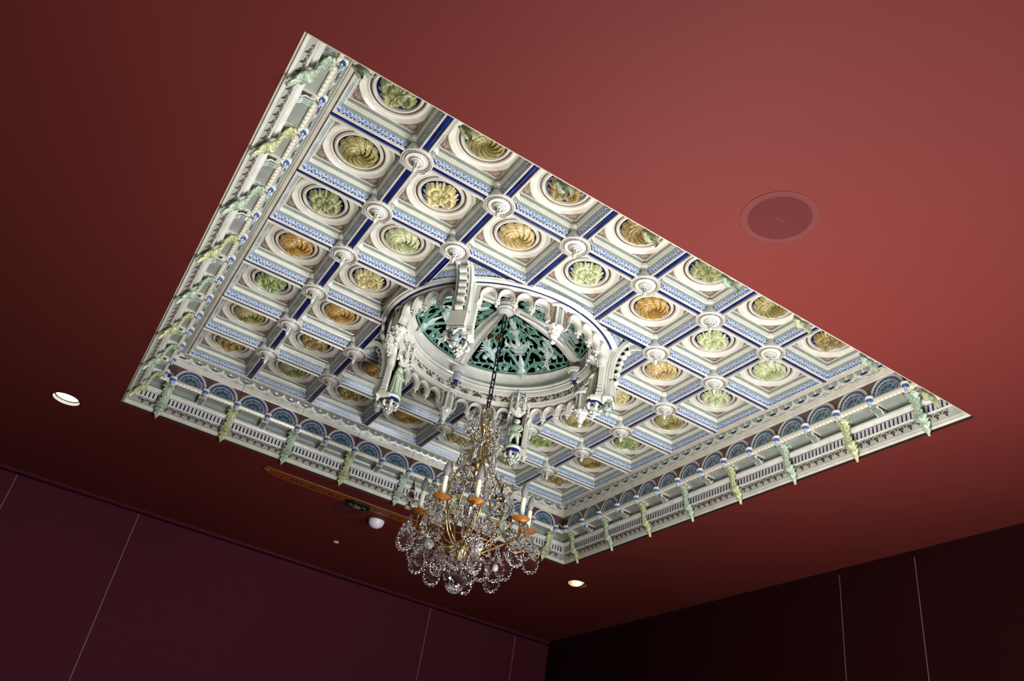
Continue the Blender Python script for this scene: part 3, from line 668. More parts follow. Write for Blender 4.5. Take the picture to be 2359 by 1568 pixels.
# ribs on the four axes
prof = [(-.105, 0), (-.105, -.035), (-.085, -.040), (-.075, -.060), (-.058, -.064), (-.050, -.050), (-.030, -.080), (0, -.092), (.030, -.080), (.050, -.050), (.058, -.064), (.075, -.060), (.085, -.040), (.105, -.035), (.105, 0)]
b = MB(); pts = []
for i in range(33):
    r = 1.262-(1.262-.15)*(i/32)**1.0; r0 = r; z = dz(r); e = .01; nr_, nz_ = (dz(r+e if r < 1.26 else 1.27)-dz(r-e)), -(2*e)
    L = hypot(nr_, nz_); nr_, nz_ = nr_/L, nz_/L      # inward normal
    if i == 0: nr_, nz_ = -.9, -.43
    sc_ = 1.0 if r > .5 else .55+.45*(r-.15)/.35
    pts.append([(r-nr_*h if 0 else r+nr_*(-h), y*sc_, z+nz_*(-h)) for y, h in prof])
b.grid(pts, [0]*14); 
for off in (-.066, .066, -.04, .04):
    b.tube([(r+(-.10)*0, off*(1.0 if r > .5 else .55+.45*(r-.15)/.35), dz(r)-.066) for r in [1.20-1.0*i/20 for i in range(21)]], .0035, 5, 1)
rib_me = b.mesh('rib', [cream_lt, dark], 50)
b = MB()
b.lathe([(.105, .115), (.118, .105), (.118, .092), (.100, .085), (.105, .070), (.090, .060), (.070, .045)], 24, (1.25, 0, 0), 0)
b.lathe([(.070, .045), (.060, .0), (.052, -.055), (.040, -.075)], 20, (1.262, 0, 0), 1)
for y in (-.055, .055): b.lathe([(.030, -.022), (.034, 0), (.030, .022), (.0001, .022)], 14, (1.27, y, -.085), 0, axis='x')
b.lathe([(.038, -.070), (.036, -.105), (.020, -.135), (.0001, -.150)], 14, (1.268, 0, 0), 2)
corb = b.mesh('corbel', [cream_lt, glaze('grey_blue_glaze', (190, 196, 206), (160, 170, 186)), navy], 50)
for k in range(4): part('rib', rib_me, dome, rz=k*PI/2); part('corbel', corb, dome, rz=k*PI/2)
b = MB(); b.lathe([(.155, .635), (.160, .600), (.158, .575), (.145, .560), (.145, .548), (.138, .540), (.138, .525), (.125, .515), (.120, .500), (.105, .492), (.095, .480), (.07, .474), (.06, .462), (.04, .456), (.0001, .454)], 48)
for k in range(40): a = 2*PI*k/40; b.ball((.142*cos(a), .142*sin(a), .554), .007, 1, 6, 4)
for r_, z_ in ((.159, .585), (.139, .532), (.110, .494)): b.tube([(r_*cos(2*PI*k/32), r_*sin(2*PI*k/32), z_) for k in range(32)], .004, 5, 2, closed=True)
part('centre_boss', b.mesh('centre_boss', [cream_lt, sage, navy], 50), dome)
# pierced green panels: scrolls drawn on the dome shell; a = -1..1 across, v = 0..1 upward
def shell(a, v, h):
    th = PI/4+a*(PI/4-.065/max(.3, 1.24*(1-v)+.14)); r = 1.235-.98*v; z = dz(r); e = .01; nr_, nz_ = dz(r+e)-dz(r-e), -2*e; L = hypot(nr_, nz_)
    r2 = r+nr_/L*h; return (r2*cos(th), r2*sin(th), z+nz_/L*h)
def scroll_pts(cx, cy, r0, r1, a0, turns, n=30, asp=1.0):
    return [(cx+asp*(r0+(r1-r0)*k/n)*cos(a0+turns*2*PI*k/n), cy+(r0+(r1-r0)*k/n)*sin(a0+turns*2*PI*k/n)) for k in range(n+1)]
def ten(b, pl, r0, r1, mt=0, h=.03, flat=.7):
    n = len(pl); b.tube([shell(a, v, h) for a, v in pl], [.98*(r0+(r1-r0)*k/(n-1)) for k in range(n)], 7, mt)
    if n > 20:
        for k in range(5, n-3, 6):
            (a, v), (a2, v2) = pl[k], pl[k+2]; ta, tv = a2-a, v2-v; L = hypot(ta, tv) or 1; ta, tv = ta/L, tv/L; sd = 1 if (k//6) % 2 else -1
            P = [(a+ta*q*.030-tv*sd*q*q*.014, v+tv*q*.030+ta*sd*q*q*.014) for q in (0, 1, 1.8, 2.3)]
            b.tube([shell(x, max(0, y), h+.004) for x, y in P], [.016, .019, .012, .003], 6, mt)
b = MB(); b2 = MB()
def spline(P, n=14):
    out = []; Q = [P[0]]+P+[P[-1]]
    for i in range(1, len(Q)-2):
        for k in range(n):
            t = k/n; out.append(tuple(.5*((2*Q[i][c])+(-Q[i-1][c]+Q[i+1][c])*t+(2*Q[i-1][c]-5*Q[i][c]+4*Q[i+1][c]-Q[i+2][c])*t*t+(-Q[i-1][c]+3*Q[i][c]-3*Q[i+1][c]+Q[i+2][c])*t**3) for c in range(len(P[0]))))
    return out+[P[-1]]
for s_ in (-1, 1):
    F = lambda L: [(s_*a, v) for a, v in L]
    ten(b, F(spline([(.02, .03), (.14, .20), (.30, .34), (.46, .30), (.56, .42), (.46, .58), (.28, .62), (.20, .52), (.28, .44), (.36, .50)])), .030, .014)
    ten(b, F(spline([(.08, .04), (.20, .10), (.34, .12), (.40, .06), (.34, .01), (.26, .03), (.28, .08)])), .030, .020)
    ten(b, F(spline([(.34, .12), (.50, .08), (.66, .06), (.82, .04), (.93, .02)])), .024, .014)
    ten(b, F(spline([(.30, .33), (.44, .22), (.56, .16), (.62, .26), (.74, .36), (.80, .24), (.86, .10)])), .020, .026)
    ten(b, F(spline([(.56, .42), (.72, .50), (.82, .42), (.78, .32), (.70, .38)])), .018, .012)
    ten(b, F(spline([(.46, .58), (.62, .64), (.78, .60), (.84, .72), (.70, .78), (.62, .72)])), .018, .011)
    ten(b, F(spline([(.06, .66), (.20, .74), (.42, .74), (.58, .82), (.60, .92), (.44, .92), (.42, .85)])), .018, .010)
    ten(b, F(spline([(.05, .52), (.14, .60), (.26, .68), (.12, .72)])), .018, .012)
    ten(b, F(spline([(.10, .90), (.30, .96), (.56, .96), (.8, .93)])), .014, .010)
    ten(b, F([(.97, .01), (.97, .3), (.97, .6), (.97, .9)]), .012, .010)
    # griffin: chest, wing, neck, head, leg
    for (a, v, r) in ((.58, .18, .052), (.60, .215, .056), (.63, .25, .052), (.67, .20, .050), (.71, .15, .046), (.58, .285, .040), (.55, .32, .034), (.51, .34, .030), (.465, .335, .018)): b2.ball(shell(s_*a, v, .03), r, 0, 10, 7)
    for q in range(5): ten(b2, F(spline([(.66, .22+.02*q), (.74+.02*q, .34+.02*q), (.80+.015*q, .24+.05*q)])), .016, .006, 0, .05)
    ten(b2, F(spline([(.58, .16), (.50, .12), (.46, .07), (.52, .04)])), .022, .012, 0, .05)
    for q in range(3): b.lathe([(.026-.008*q, 0), (.026-.008*q, .004)], 12, shell(s_*.30, .045, .05), 0)
    b2.ball(shell(s_*.30, .045, .045), .026, 0, 10, 7)
    ten(b2, F(spline([(.05, .40), (.16, .44), (.28, .43), (.36, .47)])), .040, .010, 0, .045)
    for (a, v) in ((.20, .70), (.46, .56), (.62, .78), (.36, .34)):
        for q in range(3): ten(b, F([(a, v), (a+.05*cos(q*1.1), v+.05*sin(q*1.1+.4))]), .015, .003, 0, .045)
# candelabrum axis
def axis_lathe(prof, mt=0):
    pts = []
    for v, r in prof:
        c = Vector(shell(0, v, .03)); tx = Vector((-sin(PI/4), cos(PI/4), 0)); nz_ = Vector(shell(0, v, .08))-Vector(shell(0, v, .03)); nz_.normalize()
        pts.append([c+tx*(r*cos(2*PI*k/14))+nz_*(r*.6*sin(2*PI*k/14)) for k in range(14)])
    b2.grid(pts, 0, cj=True)
axis_lathe([(-.05, .005), (-.02, .04), (.03, .075), (.07, .05), (.12, .075), (.18, .035), (.24, .02), (.30, .025)])
axis_lathe([(.29, .02), (.30, .09), (.33, .105), (.36, .12), (.37, .14), (.39, .14), (.40, .10), (.43, .045), (.52, .038), (.60, .030), (.64, .045), (.66, .06), (.70, .062), (.74, .075), (.75, .075), (.76, .02)])
axis_lathe([(.76, .02), (.79, .05), (.82, .04), (.86, .055), (.90, .05), (.94, .03), (.99, .02)])
for k in range(9): e = (k-4)*.024; t0 = Vector(shell(0, .32, .12)); tx = Vector((-sin(PI/4), cos(PI/4), 0)); b2.ball(tuple(t0+tx*e), .011, 0, 6, 5)
for k in range(10):
    a = PI*k/9+PI; ten(b, [(.03*cos(a), .02+.0*sin(a)), (.11*cos(a), .02+.06*sin(a))], .018, .004, 0, .05)
ptn_g = b.mesh('green_scrollwork', green_t, 60); ptn_w = b2.mesh('pale_candelabrum', white_t, 60)
b = MB()
fr = [[shell(-1, 0, h), shell(1, 0, h)] for h in (0, 1)]
pts = [[shell(a/12, v, .0) for v in (0, .018)] for a in range(-12, 13)]; b.tube([shell(a/12, .0, .02) for a in range(-12, 13)], .016, 6)
frm = b.mesh('pierced_panel', green_t, 50)
for k in range(4):
    p = part('pierced_panel', frm, dome, rz=k*PI/2); part('scrollwork', ptn_g, p); part('candelabrum', ptn_w, p, label='pale candelabrum with two winged beasts')
b = MB(); b.box((.55, -.1, 1.0), (1.0, .07, .03), 0, Matrix.Rotation(.5, 3, 'Z')); b.box((-.3, .9, 1.0), (1.0, .07, .03), 0, Matrix.Rotation(.5, 3, 'Z'))
single(f'trim_{nb}', b.mesh('attic_beams', timber, 0), 0, 0, 0, label='brown attic timbers glimpsed through the pierced dome', kind='structure'); nb += 1
# arcade of cusped arches below the ring
RA = 1.462
def cyl(a, r, z): return (r*cos(a), r*sin(a), z)
A0, A1 = math.radians(5.2), math.radians(39.0); NA = 4; st = (A1-A0)/NA; hr = st/2*.86
def arch_curve(c, kind, n=22):
    """kind: 0 full, -1 leaf leg on the left side, 1 on the right"""
    P = []
    for k in range(n+1):
        t = PI-PI*k/n; a = c+hr*cos(t); z = -.352+.112*sin(t); P.append((a, z))
    L = [(c-hr, -.40)] if kind >= 0 else [(c-hr*1.25, -.50), (c-hr*1.22, -.47), (c-hr*1.10, -.44), (c-hr*.97, -.415), (c-hr*.97, -.39)]
    Rr = [(c+hr, -.40)] if kind <= 0 else [(c+hr*.97, -.39), (c+hr*.97, -.415), (c+hr*1.10, -.44), (c+hr*1.22, -.47), (c+hr*1.25, -.50)]
    return L+P+Rr
arch_cache = {}
b = MB(); b.lathe([(.030, -.385), (.036, -.395), (.036, -.405), (.026, -.412), (.028, -.425), (.020, -.440)], 14, (RA, 0, 0), 0)
for k in range(6): a = 2*PI*k/6; b.ball((RA+.034*cos(a), .034*sin(a), -.420), .012, 0, 6, 5); b.ball((RA+.030*cos(a+.5), .030*sin(a+.5), -.405), .007, 1, 5, 4)
b.lathe([(.022, -.438), (.017, -.455), (.020, -.468), (.012, -.484), (.0001, -.488)], 12, (RA, 0, 0), 2)
dropm = b.mesh('arch_drop', [cream_lt, navy, cream], 50)
for o8 in range(8):
    base_a = o8*PI/4; mir = o8 % 2
    for q in range(NA):
        c = A0+st*(q+.5); kind = -1 if q == 0 else (1 if q == NA-1 else 0)
        if mir: c = PI/4-c; kind = -kind
        b = MB(); cur = arch_curve(c, kind); 
        b.tube([cyl(a, RA, z) for a, z in cur], .021, 10, 0, flat=2.3, up=(cos(c), sin(c), 0))
        for dr in (-.048, .048): b.tube([cyl(a, RA+dr, z) for a, z in cur], .008, 6, 0)
        key = (mir, q)
        if key not in arch_cache: arch_cache[key] = b.mesh('arch', cream_lt, 60)
        part('arch', arch_cache[key], dome, rz=base_a)
        ed = c+(st/2 if True else 0)
        if q < NA-1 or mir: 
            pass
    for q in range(1, NA):
        c = A0+st*q
        if mir: c = PI/4-c
        part('arch_drop', dropm, dome, rz=base_a+c)
    # brown spandrel web above the arches, both faces
    b = MB()
    lo = []; hi = []; n = 96; a_s, a_e = math.radians(2), math.radians(43)
    if mir: a_s, a_e = PI/4-a_e, PI/4-a_s
    for k in range(n+1):
        a = a_s+(a_e-a_s)*k/n; aa = a if not mir else PI/4-a; z = -.385
        x = (aa-A0)/st
        if 0 <= x <= NA:
            f = (x-math.floor(x)-.5)*2/.86 if x < NA else 1.25
            if abs(f) < 1: z = -.352+.112*math.sqrt(1-f*f)
        else: z = -.50
        if x < .0 or x > NA: z = -.52
        lo.append(z)
    for r in (RA-.022, RA+.022):
        b.grid([[cyl(a_s+(a_e-a_s)*k/n, r, -.215), cyl(a_s+(a_e-a_s)*k/n, r, lo[k])] for k in range(n+1)])
    part('spandrel_web', b.mesh('spandrel_web', spand, 0), dome, rz=base_a)
# axis pendants
b = MB(); b.lathe([(.125, -.215), (.130, -.225), (.128, -.240), (.118, -.248), (.100, -.252)], 24, (1.43, 0, 0), 0)
pc = b.mesh('cap', cream_lt, 50)
b = MB(); b.lathe([(.078, -.24), (.076, -.50)], 16, (1.43, 0, 0), 0); psh = b.mesh('shaft', greyg, 50)
b = MB()
for k in range(6): a = 2*PI*(k+.5)/6; b.lathe([(.020, -.245), (.018, -.26), (.018, -.48), (.024, -.50), (.020, -.52)], 8, (1.43+.080*cos(a), .080*sin(a), 0), 0)
pco = b.mesh('colonnettes', cream_lt, 50)
b = MB(); b.lathe([(.085, -.50), (.100, -.51), (.098, -.53), (.080, -.55), (.070, -.585), (.052, -.62), (.055, -.63), (.040, -.65), (.034, -.685), (.018, -.70), (.0001, -.705)], 20, (1.43, 0, 0), 0)
for k in range(8): a = 2*PI*k/8; b.ball((1.43+.095*cos(a), .095*sin(a), -.515), .020, 0, 7, 5); b.ball((1.43+.100*cos(a+.4), .100*sin(a+.4), -.532), .009, 1, 6, 4) if k % 2 else None; b.ball((1.43+.066*cos(a), .066*sin(a), -.590), .017, 0, 7, 5)
for k in range(5): a = 2*PI*k/5; b.ball((1.43+.040*cos(a), .040*sin(a), -.645), .015, 0, 6, 5)
b.ball((1.43, 0, -.715), .034, 0, 12, 8)
for k in range(5): a = 2*PI*k/5; b.ball((1.43+.030*cos(a), .030*sin(a), -.718), .008, 1, 6, 4)
pf_ = b.mesh('foot', [cream_lt, navy], 60)
for k, nm in enumerate(('on the lower-right side', 'on the lower-left side', 'on the upper-left side', 'on the upper-right side')):
    t = root('lantern_pendant', 0, 0, 0, k*PI/2, f'small lantern-shaped white pendant {nm} of the dome ring', 'pendant', 'lantern pendants of the dome ring')
    part('cap', pc, t); part('shaft', psh, t); part('colonnettes', pco, t); part('foot', pf_, t)

# ------------------------------------------------------------------ statue niches on the diagonals; local x points outwards
def bx(b, x0, x1, y0, y1, z0, z1, mt=0): b.box(((x0+x1)/2, (y0+y1)/2, (z0+z1)/2), ((x1-x0)/2, (y1-y0)/2, (z1-z0)/2), mt)
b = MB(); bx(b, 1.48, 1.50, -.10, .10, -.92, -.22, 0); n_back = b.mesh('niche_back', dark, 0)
b = MB()
for s_ in (-1, 1):
    y0, y1 = sorted((s_*.098, s_*.158)); bx(b, 1.435, 1.50, y0, y1, -.86, -.22); bx(b, 1.428, 1.508, y0-.006, y1+.006, -.875, -.835); bx(b, 1.42, 1.515, y0-.012, y1+.012, -.95, -.89)
    bx(b, 1.431, 1.504, y0-.003, y1+.003, -.80, -.785); bx(b, 1.432, 1.4345, y0+.018, y1-.018, -.77, -.36, 1)
n_pil = b.mesh('pilasters', [cream_lt, stone], 30)
b = MB()  # canopy: half drum with three gabled openings and pinnacles
def hal(r, z0, z1, mt, cx=1.375): b.lathe([(r, z0), (r, z1)], 18, (cx, 0, 0), mt, PI/2, 3*PI/2)
hal(.135, -.30, -.14, 1); hal(.142, -.15, -.12, 2); hal(.150, -.12, -.105, 0); b.lathe([(.150, -.105), (.12, -.09), (.06, -.03), (.0001, .02)], 18, (1.375, 0, 0), 0, PI/2, 3*PI/2)
for k in range(5):
    a = PI/2+PI*k/4; x, y = 1.375+.145*cos(a), .145*sin(a)
    b.lathe([(.018, -.36), (.016, -.35), (.016, -.14), (.022, -.135), (.020, -.12), (.006, -.06), (.010, -.05), (.0001, -.035)], 8, (x, y, 0), 0); b.ball((x, y, -.375), .022, 0, 8, 6); b.ball((x+.012*cos(a), y+.012*sin(a), -.362), .009, 3, 6, 4)
for k in range(4):
    a = PI/2+PI*(k+.5)/4; ca, sa = cos(a), sin(a); tx = (-sa, ca)
    P = [(1.375+.142*ca+tx[0]*.036*cos(t), .142*sa+tx[1]*.036*cos(t), -.27+.055*sin(t)) for t in [PI*q/10 for q in range(11)]]; P = [(P[0][0], P[0][1], -.33)]+P+[(P[-1][0], P[-1][1], -.33)]
    b.tube(P, .009, 6, 0); b.tube([(1.375+.148*ca+tx[0]*e, .148*sa+tx[1]*e, -.16+.05*(1-abs(e)/.04)) for e in (-.04, -.02, 0, .02, .04)], .008, 5, 0)
    for q in range(5): b.tube([(1.375+(.10+.03*cos(q))*ca+tx[0]*(q-2)*.02, (.10+.03*cos(q))*sa+tx[1]*(q-2)*.02, -.30), (1.375+.05*ca, .05*sa, -.385)], [.026, .010], 6, 0)
b.ball((1.37, 0, -.365), .055, 0, 12, 8, (1, 1.1, .7))
n_can = b.mesh('canopy', [cream_lt, greyg, navy, blue], 50)
b = MB()
b.lathe([(.0001, -.905), (.118, -.905), (.122, -.915), (.118, -.935), (.105, -.945)], 24, (1.385, 0, 0), 0); b.lathe([(.105, -.945), (.100, -.985), (.095, -1.0)], 24, (1.385, 0, 0), 1)
b.lathe([(.095, -1.0), (.088, -1.03), (.070, -1.065), (.048, -1.09), (.050, -1.10), (.030, -1.125), (.015, -1.15), (.0001, -1.155)], 20, (1.385, 0, 0), 2)
for k in range(6):
    a = 2*PI*k/6; x, y = cos(a), sin(a)
    b.tube([(1.385+x*r, y*r, z) for r, z in ((.095, -1.0), (.112, -1.03), (.105, -1.06), (.075, -1.075))], [.020, .024, .020, .012], 7, 0)
    b.ball((1.385+.085*cos(a+.5), .085*sin(a+.5), -1.035), .020, 3, 8, 5)
    b.ball((1.385+.045*x, .045*y, -1.105), .018, 0, 7, 5)
for k in range(5): a = 2*PI*k/5; b.ball((1.385+.025*cos(a), .025*sin(a), -1.145), .014, 0, 7, 5)
b.ball((1.385, 0, -1.165), .018, 0, 8, 6)
n_ped = b.mesh('pedestal', [cream_lt, navy, greyg, dark], 50)
# block with carved capitals on the outer face
b = MB(); bx(b, 1.50, 1.630, -.112, .112, -.940, -.905, 0); bx(b, 1.50, 1.61, -.085, .085, -.975, -.94, 2); bx(b, 1.36, 1.56, -.165, .165, -.965, -.925, 0)
for s_ in (-1, 0, 1):
    for q in range(3): b.ball((1.625-.10*abs(s_), s_*.14, -.985-.022*q), .030-.006*q, 0, 8, 6)
    for e in (-1, 1): b.ball((1.63-.10*abs(s_), s_*.14+e*.030, -.965), .020, 0, 7, 5)
    b.ball((1.625-.10*abs(s_), s_*.14+.012, -.962), .012, 1, 6, 4)
b.lathe([(.06, -.98), (.075, -1.0), (.078, -1.03), (.060, -1.07), (.040, -1.09), (.045, -1.11), (.02, -1.14), (.0001, -1.15)], 16, (1.56, 0, 0), 2)
for k in range(6): a = 2*PI*k/6; b.lathe([(.024, -.004), (.024, .004), (.012, .006)], 10, (1.56+.07*cos(a), .07*sin(a), -1.03), 1, axis='x')
n_blk = b.mesh('outer_console', [cream_lt, navy, sage], 50)
# flying rib from the corner boss down to the console
RP = spline([(2.00, -.12), (1.87, -.085), (1.765, -.105), (1.685, -.19), (1.63, -.32), (1.602, -.46), (1.59, -.66), (1.60, -.91)], 8)
def ribframe(k):
    p = RP[k]; q = RP[min(k+1, len(RP)-1)]; r = RP[max(k-1, 0)]; t = (q[0]-r[0], q[1]-r[1]); L = hypot(*t); return p, (t[0]/L, t[1]/L), (t[1]/L*-1, t[0]/L)
b = MB(); pts = []
sec = [(-.105, -.045), (-.105, .012), (-.090, .022), (-.075, .014), (-.060, .020), (-.046, .016), (-.046, -.004), (.046, -.004), (.046, .016), (.060, .020), (.075, .014), (.090, .022), (.105, .012), (.105, -.045)]
for k in range(len(RP)):
    p, t, nn = ribframe(k); 
    if nn[0] < 0 and nn[1] > 0: nn = (-nn[0], -nn[1])
    if nn[1] > 0: nn = (-nn[0], -nn[1])
    pts.append([(p[0]+nn[0]*h, y, p[1]+nn[1]*h) for y, h in sec])
b.grid(pts, [0]*6+[1]+[0]*6, cj=False); b.grid([[r[0], r[-1]] for r in pts], 0)
for e in (-.082, .082): b.tube([(r[2][0], e, r[2][2]) for r in pts], .0035, 5, 2)
for e in (-.098, .098):
    o_ = [(q[0]-.02, q[1]) for q in RP if q[1] <= -.15 and q[0] < 1.74]
    b.prism(o_+[(1.47, -.91), (1.47, -.23)], lambda a, c, h: (a, h, c), e-.006, e+.006, 0)
    for q in (.04, .075): b.tube([(x-q, e*1.07, z_) for x, z_ in RP[28:]], .003, 5, 2)
n_rib = b.mesh('flying_rib', [cream_lt, greyg, sage], 40)
b = MB()
for k in (20, 26, 32, 37, 42, 47, 51, 54):
    p, t, nn = ribframe(k)
    if nn[1] > 0: nn = (-nn[0], -nn[1])
    loop = [((.070 if o_ else .088)*sin(a), (.040 if o_ else .055)*cos(a)) for o_ in (0,) for a in [PI*q/12 for q in range(13)]]
    lin = [(.068*sin(a), .038*cos(a)) for a in [PI*q/12 for q in range(13)]]
    P3 = lambda hn, ht, y: (p[0]+nn[0]*(hn-.006)+t[0]*ht, y, p[1]+nn[1]*(hn-.006)+t[1]*ht)
    b.grid([[P3(h1, t1, y) for y in (-.046, .046)] for h1, t1 in loop], 0); b.grid([[P3(h1, t1, y) for y in (-.046, .046)] for h1, t1 in lin], 1)
    for y in (-.046, .046): b.grid([[P3(h1, t1, y), P3(h2, t2, y)] for (h1, t1), (h2, t2) in zip(loop, lin)], 0)
n_cro = b.mesh('crockets', [cream_lt, greyg], 50)
NN = {45: 'lower', 135: 'left', 225: 'upper', 315: 'right'}
for a, nm in NN.items():
    t = root('statue_niche', 0, 0, 0, math.radians(a), f'hanging white niche with canopy and flying rib at the {nm} corner of the dome ring', 'niche', 'hanging niches of the dome ring')
    for k, me in (('niche_back', n_back), ('pilasters', n_pil), ('canopy', n_can), ('pedestal', n_ped), ('outer_console', n_blk), ('flying_rib', n_rib), ('crockets', n_cro)): part(k, me, t)
# statues: one continuous figure grown with a Skin modifier, clothing and hair as parts; figure faces local -x
def figure(name, spec, robe, label, ang, kind):
    t = root(name, 1.365*cos(ang), 1.365*sin(ang), -.905, ang, label, 'statue', 'glazed statues in the niches'); t.scale = (1.22, 1.34, 1.0)
    vs = [Vector(v)*S for v in spec['v']]; me = bpy.data.meshes.new('body'); me.from_pydata([tuple(v) for v in vs], spec['e'], [])
    o = bpy.data.objects.new('body', me); C.objects.link(o); o.parent = t
    sk = o.modifiers.new('skin', 'SKIN'); me.skin_vertices.new() if not me.skin_vertices else None
    for d, r in zip(me.skin_vertices[0].data, spec['r']): d.radius = (r*S, r*S)
    me.skin_vertices[0].data[0].use_root = True; sk.use_smooth_shade = True
    o.modifiers.new('sub', 'SUBSURF').levels = 2; o.modifiers['sub'].render_levels = 2; me.materials.append(stat_m)
    return t
def spec_man(pose):
    # z up from feet (0) to crown (.455); front is -x; right hand -> +y
    v = [(0, 0, .225), (0, 0, .28), (-.002, 0, .335), (0, 0, .372), (-.006, 0, .396), (-.012, 0, .425)]; r = [.036, .034, .042, .018, .024, .034]; e = [(0, 1), (1, 2), (2, 3), (3, 4), (4, 5)]
    def chain(root_, pts):
        p = root_
        for q, rr in pts: v.append(q); r.append(rr); e.append((p, len(v)-1)); p = len(v)-1
    for s_ in (-1, 1):
        dx = -.018 if s_ > 0 else .006
        chain(0, [((0, s_*.028, .205), .027), ((dx-.006, s_*.036, .120), .018), ((dx, s_*.038, .085), .017), ((dx+.004, s_*.040, .025), .011), ((dx-.004, s_*.042, .008), .011), ((dx-.036, s_*.048, .005), .008)])
    for s_, A in zip((-1, 1), pose):
        chain(2, [((0, s_*.054, .345), .020)]+A)
    return {'v': v, 'e': e, 'r': r}
M_ = figure('statue', spec_man([[((-.010, -.072, .29), .015), ((-.030, -.062, .245), .012), ((-.040, -.046, .235), .010), ((-.045, -.036, .232), .008)],
                              [((.002, .070, .285), .015), ((-.018, .068, .225), .011), ((-.026, .064, .198), .010), ((-.03, .060, .185), .007)]]), None,
    'pale green statue of a man in doublet and hose in the lower niche', PI/4, 0)
b = MB()   # doublet, ruff, cap, face details, base
pts = []
for z, rx, ry in ((.185, .050, .062), (.200, .056, .070), (.215, .050, .064), (.235, .038, .050), (.262, .038, .050), (.300, .045, .060), (.335, .044, .068), (.358, .030, .045), (.368, .022, .026)):
    pts.append([(rx*(1+.05*cos(12*2*PI*k/36))*cos(2*PI*k/36), ry*(1+.05*cos(12*2*PI*k/36))*sin(2*PI*k/36), z) for k in range(36)])
b.grid(pts, 0, cj=True); part('doublet', b.mesh('doublet', stat_m, 50), M_)
b = MB(); pts = [[(rr*(1+.1*cos(14*a))*cos(a), rr*(1+.1*cos(14*a))*sin(a), z) for a in [2*PI*k/56 for k in range(56)]] for rr, z in ((.016, .370), (.029, .366), (.030, .371), (.018, .380))]; b.grid(pts, 0, cj=True); part('ruff', b.mesh('ruff', stat_m, 50), M_)
b = MB(); b.tube([(-.034, 0, .433), (-.041, 0, .420), (-.036, 0, .416)], [.004, .006, .004], 6)
for s_ in (-1, 1): b.ball((-.032, s_*.011, .430), .0045, 0, 6, 4); b.ball((-.005, s_*.030, .424), .007, 0, 6, 4)
b.tube([(-.034, -.009, .408), (-.038, 0, .406), (-.034, .009, .408)], .003, 5); b.ball((-.028, 0, .398), .012, 0, 8, 6); part('face', b.mesh('face', stat_m, 60), M_)
b = MB(); b.ball((.006, 0, .430), .036, 0, 14, 10, (1, 1, 1)); part('hair', b.mesh('hair', stat_m, 60), M_)
b = MB(); b.tube([(.034, 0, .35), (.044, .0, .29), (.046, 0, .22)], [.024, .034, .036], 12); part('cloak', b.mesh('cloak', stat_m, 60), M_)
b = MB(); b.lathe([(.0001, .006), (.085, .006), (.09, .0)], 20); part('plinth', b.mesh('plinth', stat_m, 50), M_)
def robed(ang, label, armout):
    up = [((-.02, -.072, .30), .015), ((-.050, -.040, .285), .013), ((-.060, -.020, .295), .010), ((-.064, -.012, .30), .008)]
    oth = [((-.03, .080, .295), .016), ((-.090, .080, .270), .013), ((-.115, .078, .262), .010), ((-.128, .078, .260), .008)] if armout else [((-.018, .074, .29), .016), ((-.050, .050, .262), .013), ((-.060, .030, .262), .010), ((-.064, .02, .264), .008)]
    t = figure('statue', spec_man([up, oth]), True, label, ang, 1)
    b = MB(); pts = []
    for z, rx, ry, f in ((.002, .075, .082, .14), (.03, .070, .078, .14), (.10, .060, .068, .13), (.18, .052, .062, .11), (.25, .046, .058, .08), (.30, .048, .064, .05), (.335, .045, .070, .03), (.358, .030, .046, .02), (.370, .020, .024, 0)):
        pts.append([((rx*(1+f*cos(9*a+5*z)+.4*f*cos(17*a)))*cos(a)-.004, (ry*(1+f*cos(9*a+5*z)+.4*f*cos(17*a)))*sin(a), z) for a in [2*PI*k/72 for k in range(72)]])
    b.grid(pts, 0, cj=True); part('robe', b.mesh('robe', stat_m, 60), t)
    b = MB(); pts = []
    for k in range(15):
        a = -1.25+2.5*k/14; pts.append([((.040+.02*(1-z/.4))*cos(a)+.006*cos(9*a), (.062+.034*(1-z/.4))*sin(a)*1.05, z) for z in (.05, .12, .20, .28, .34, .372)])
    b.grid(pts, 0); part('cloak', b.mesh('cloak', stat_m, 60), t)
    b = MB(); b.ball((.006, 0, .428), .037, 0, 14, 10, (1, 1, 1.05)); b.tube([(.02, 0, .43), (.026, 0, .39), (.022, 0, .355)], [.030, .030, .020], 10); part('hair', b.mesh('hair', stat_m, 60), t)
    b = MB(); b.tube([(-.036, 0, .433), (-.043, 0, .420), (-.038, 0, .416)], [.004, .006, .004], 6)
    for s_ in (-1, 1): b.ball((-.035, s_*.011, .430), .0045, 0, 6, 4)
    b.tube([(-.036, -.009, .408), (-.040, 0, .406), (-.036, .009, .408)], .003, 5); part('face', b.mesh('face', stat_m, 60), t)
    b = MB(); b.lathe([(.0001, .004), (.085, .004), (.09, .0)], 20); part('plinth', b.mesh('plinth', stat_m, 50), t)
robed(3*PI/4, 'pale green robed statue with folded hands in the left niche', False)
robed(7*PI/4, 'pale green robed statue stretching one arm forward in the right niche', True)

# ------------------------------------------------------------------ chandelier
ch = root('chandelier', 0, 0, 0, 0, 'gilt and cut-crystal chandelier with six cream candle tubes hanging from the dome', 'chandelier')
# chain links
b = MB(); L_ = .062
P = [(.028*cos(a), 0, (.042 if sin(a) > 0 else -.042)+.028*sin(a)) for a in [2*PI*k/16 for k in range(16)]]
b.tube(P, .0095, 6, closed=True); link = b.mesh('chain_link', iron, 60)
z = .385; k = 0
while z > -1.06: part('chain_link', link, ch, (0, 0, z), rz=(k % 2)*PI/2+.35); z -= .118; k += 1
gm, cm = [], []
def gtube(nm, P, r, n=8, rz=0, mats=gold): 
    b = MB(); b.tube(P, r, n); return b
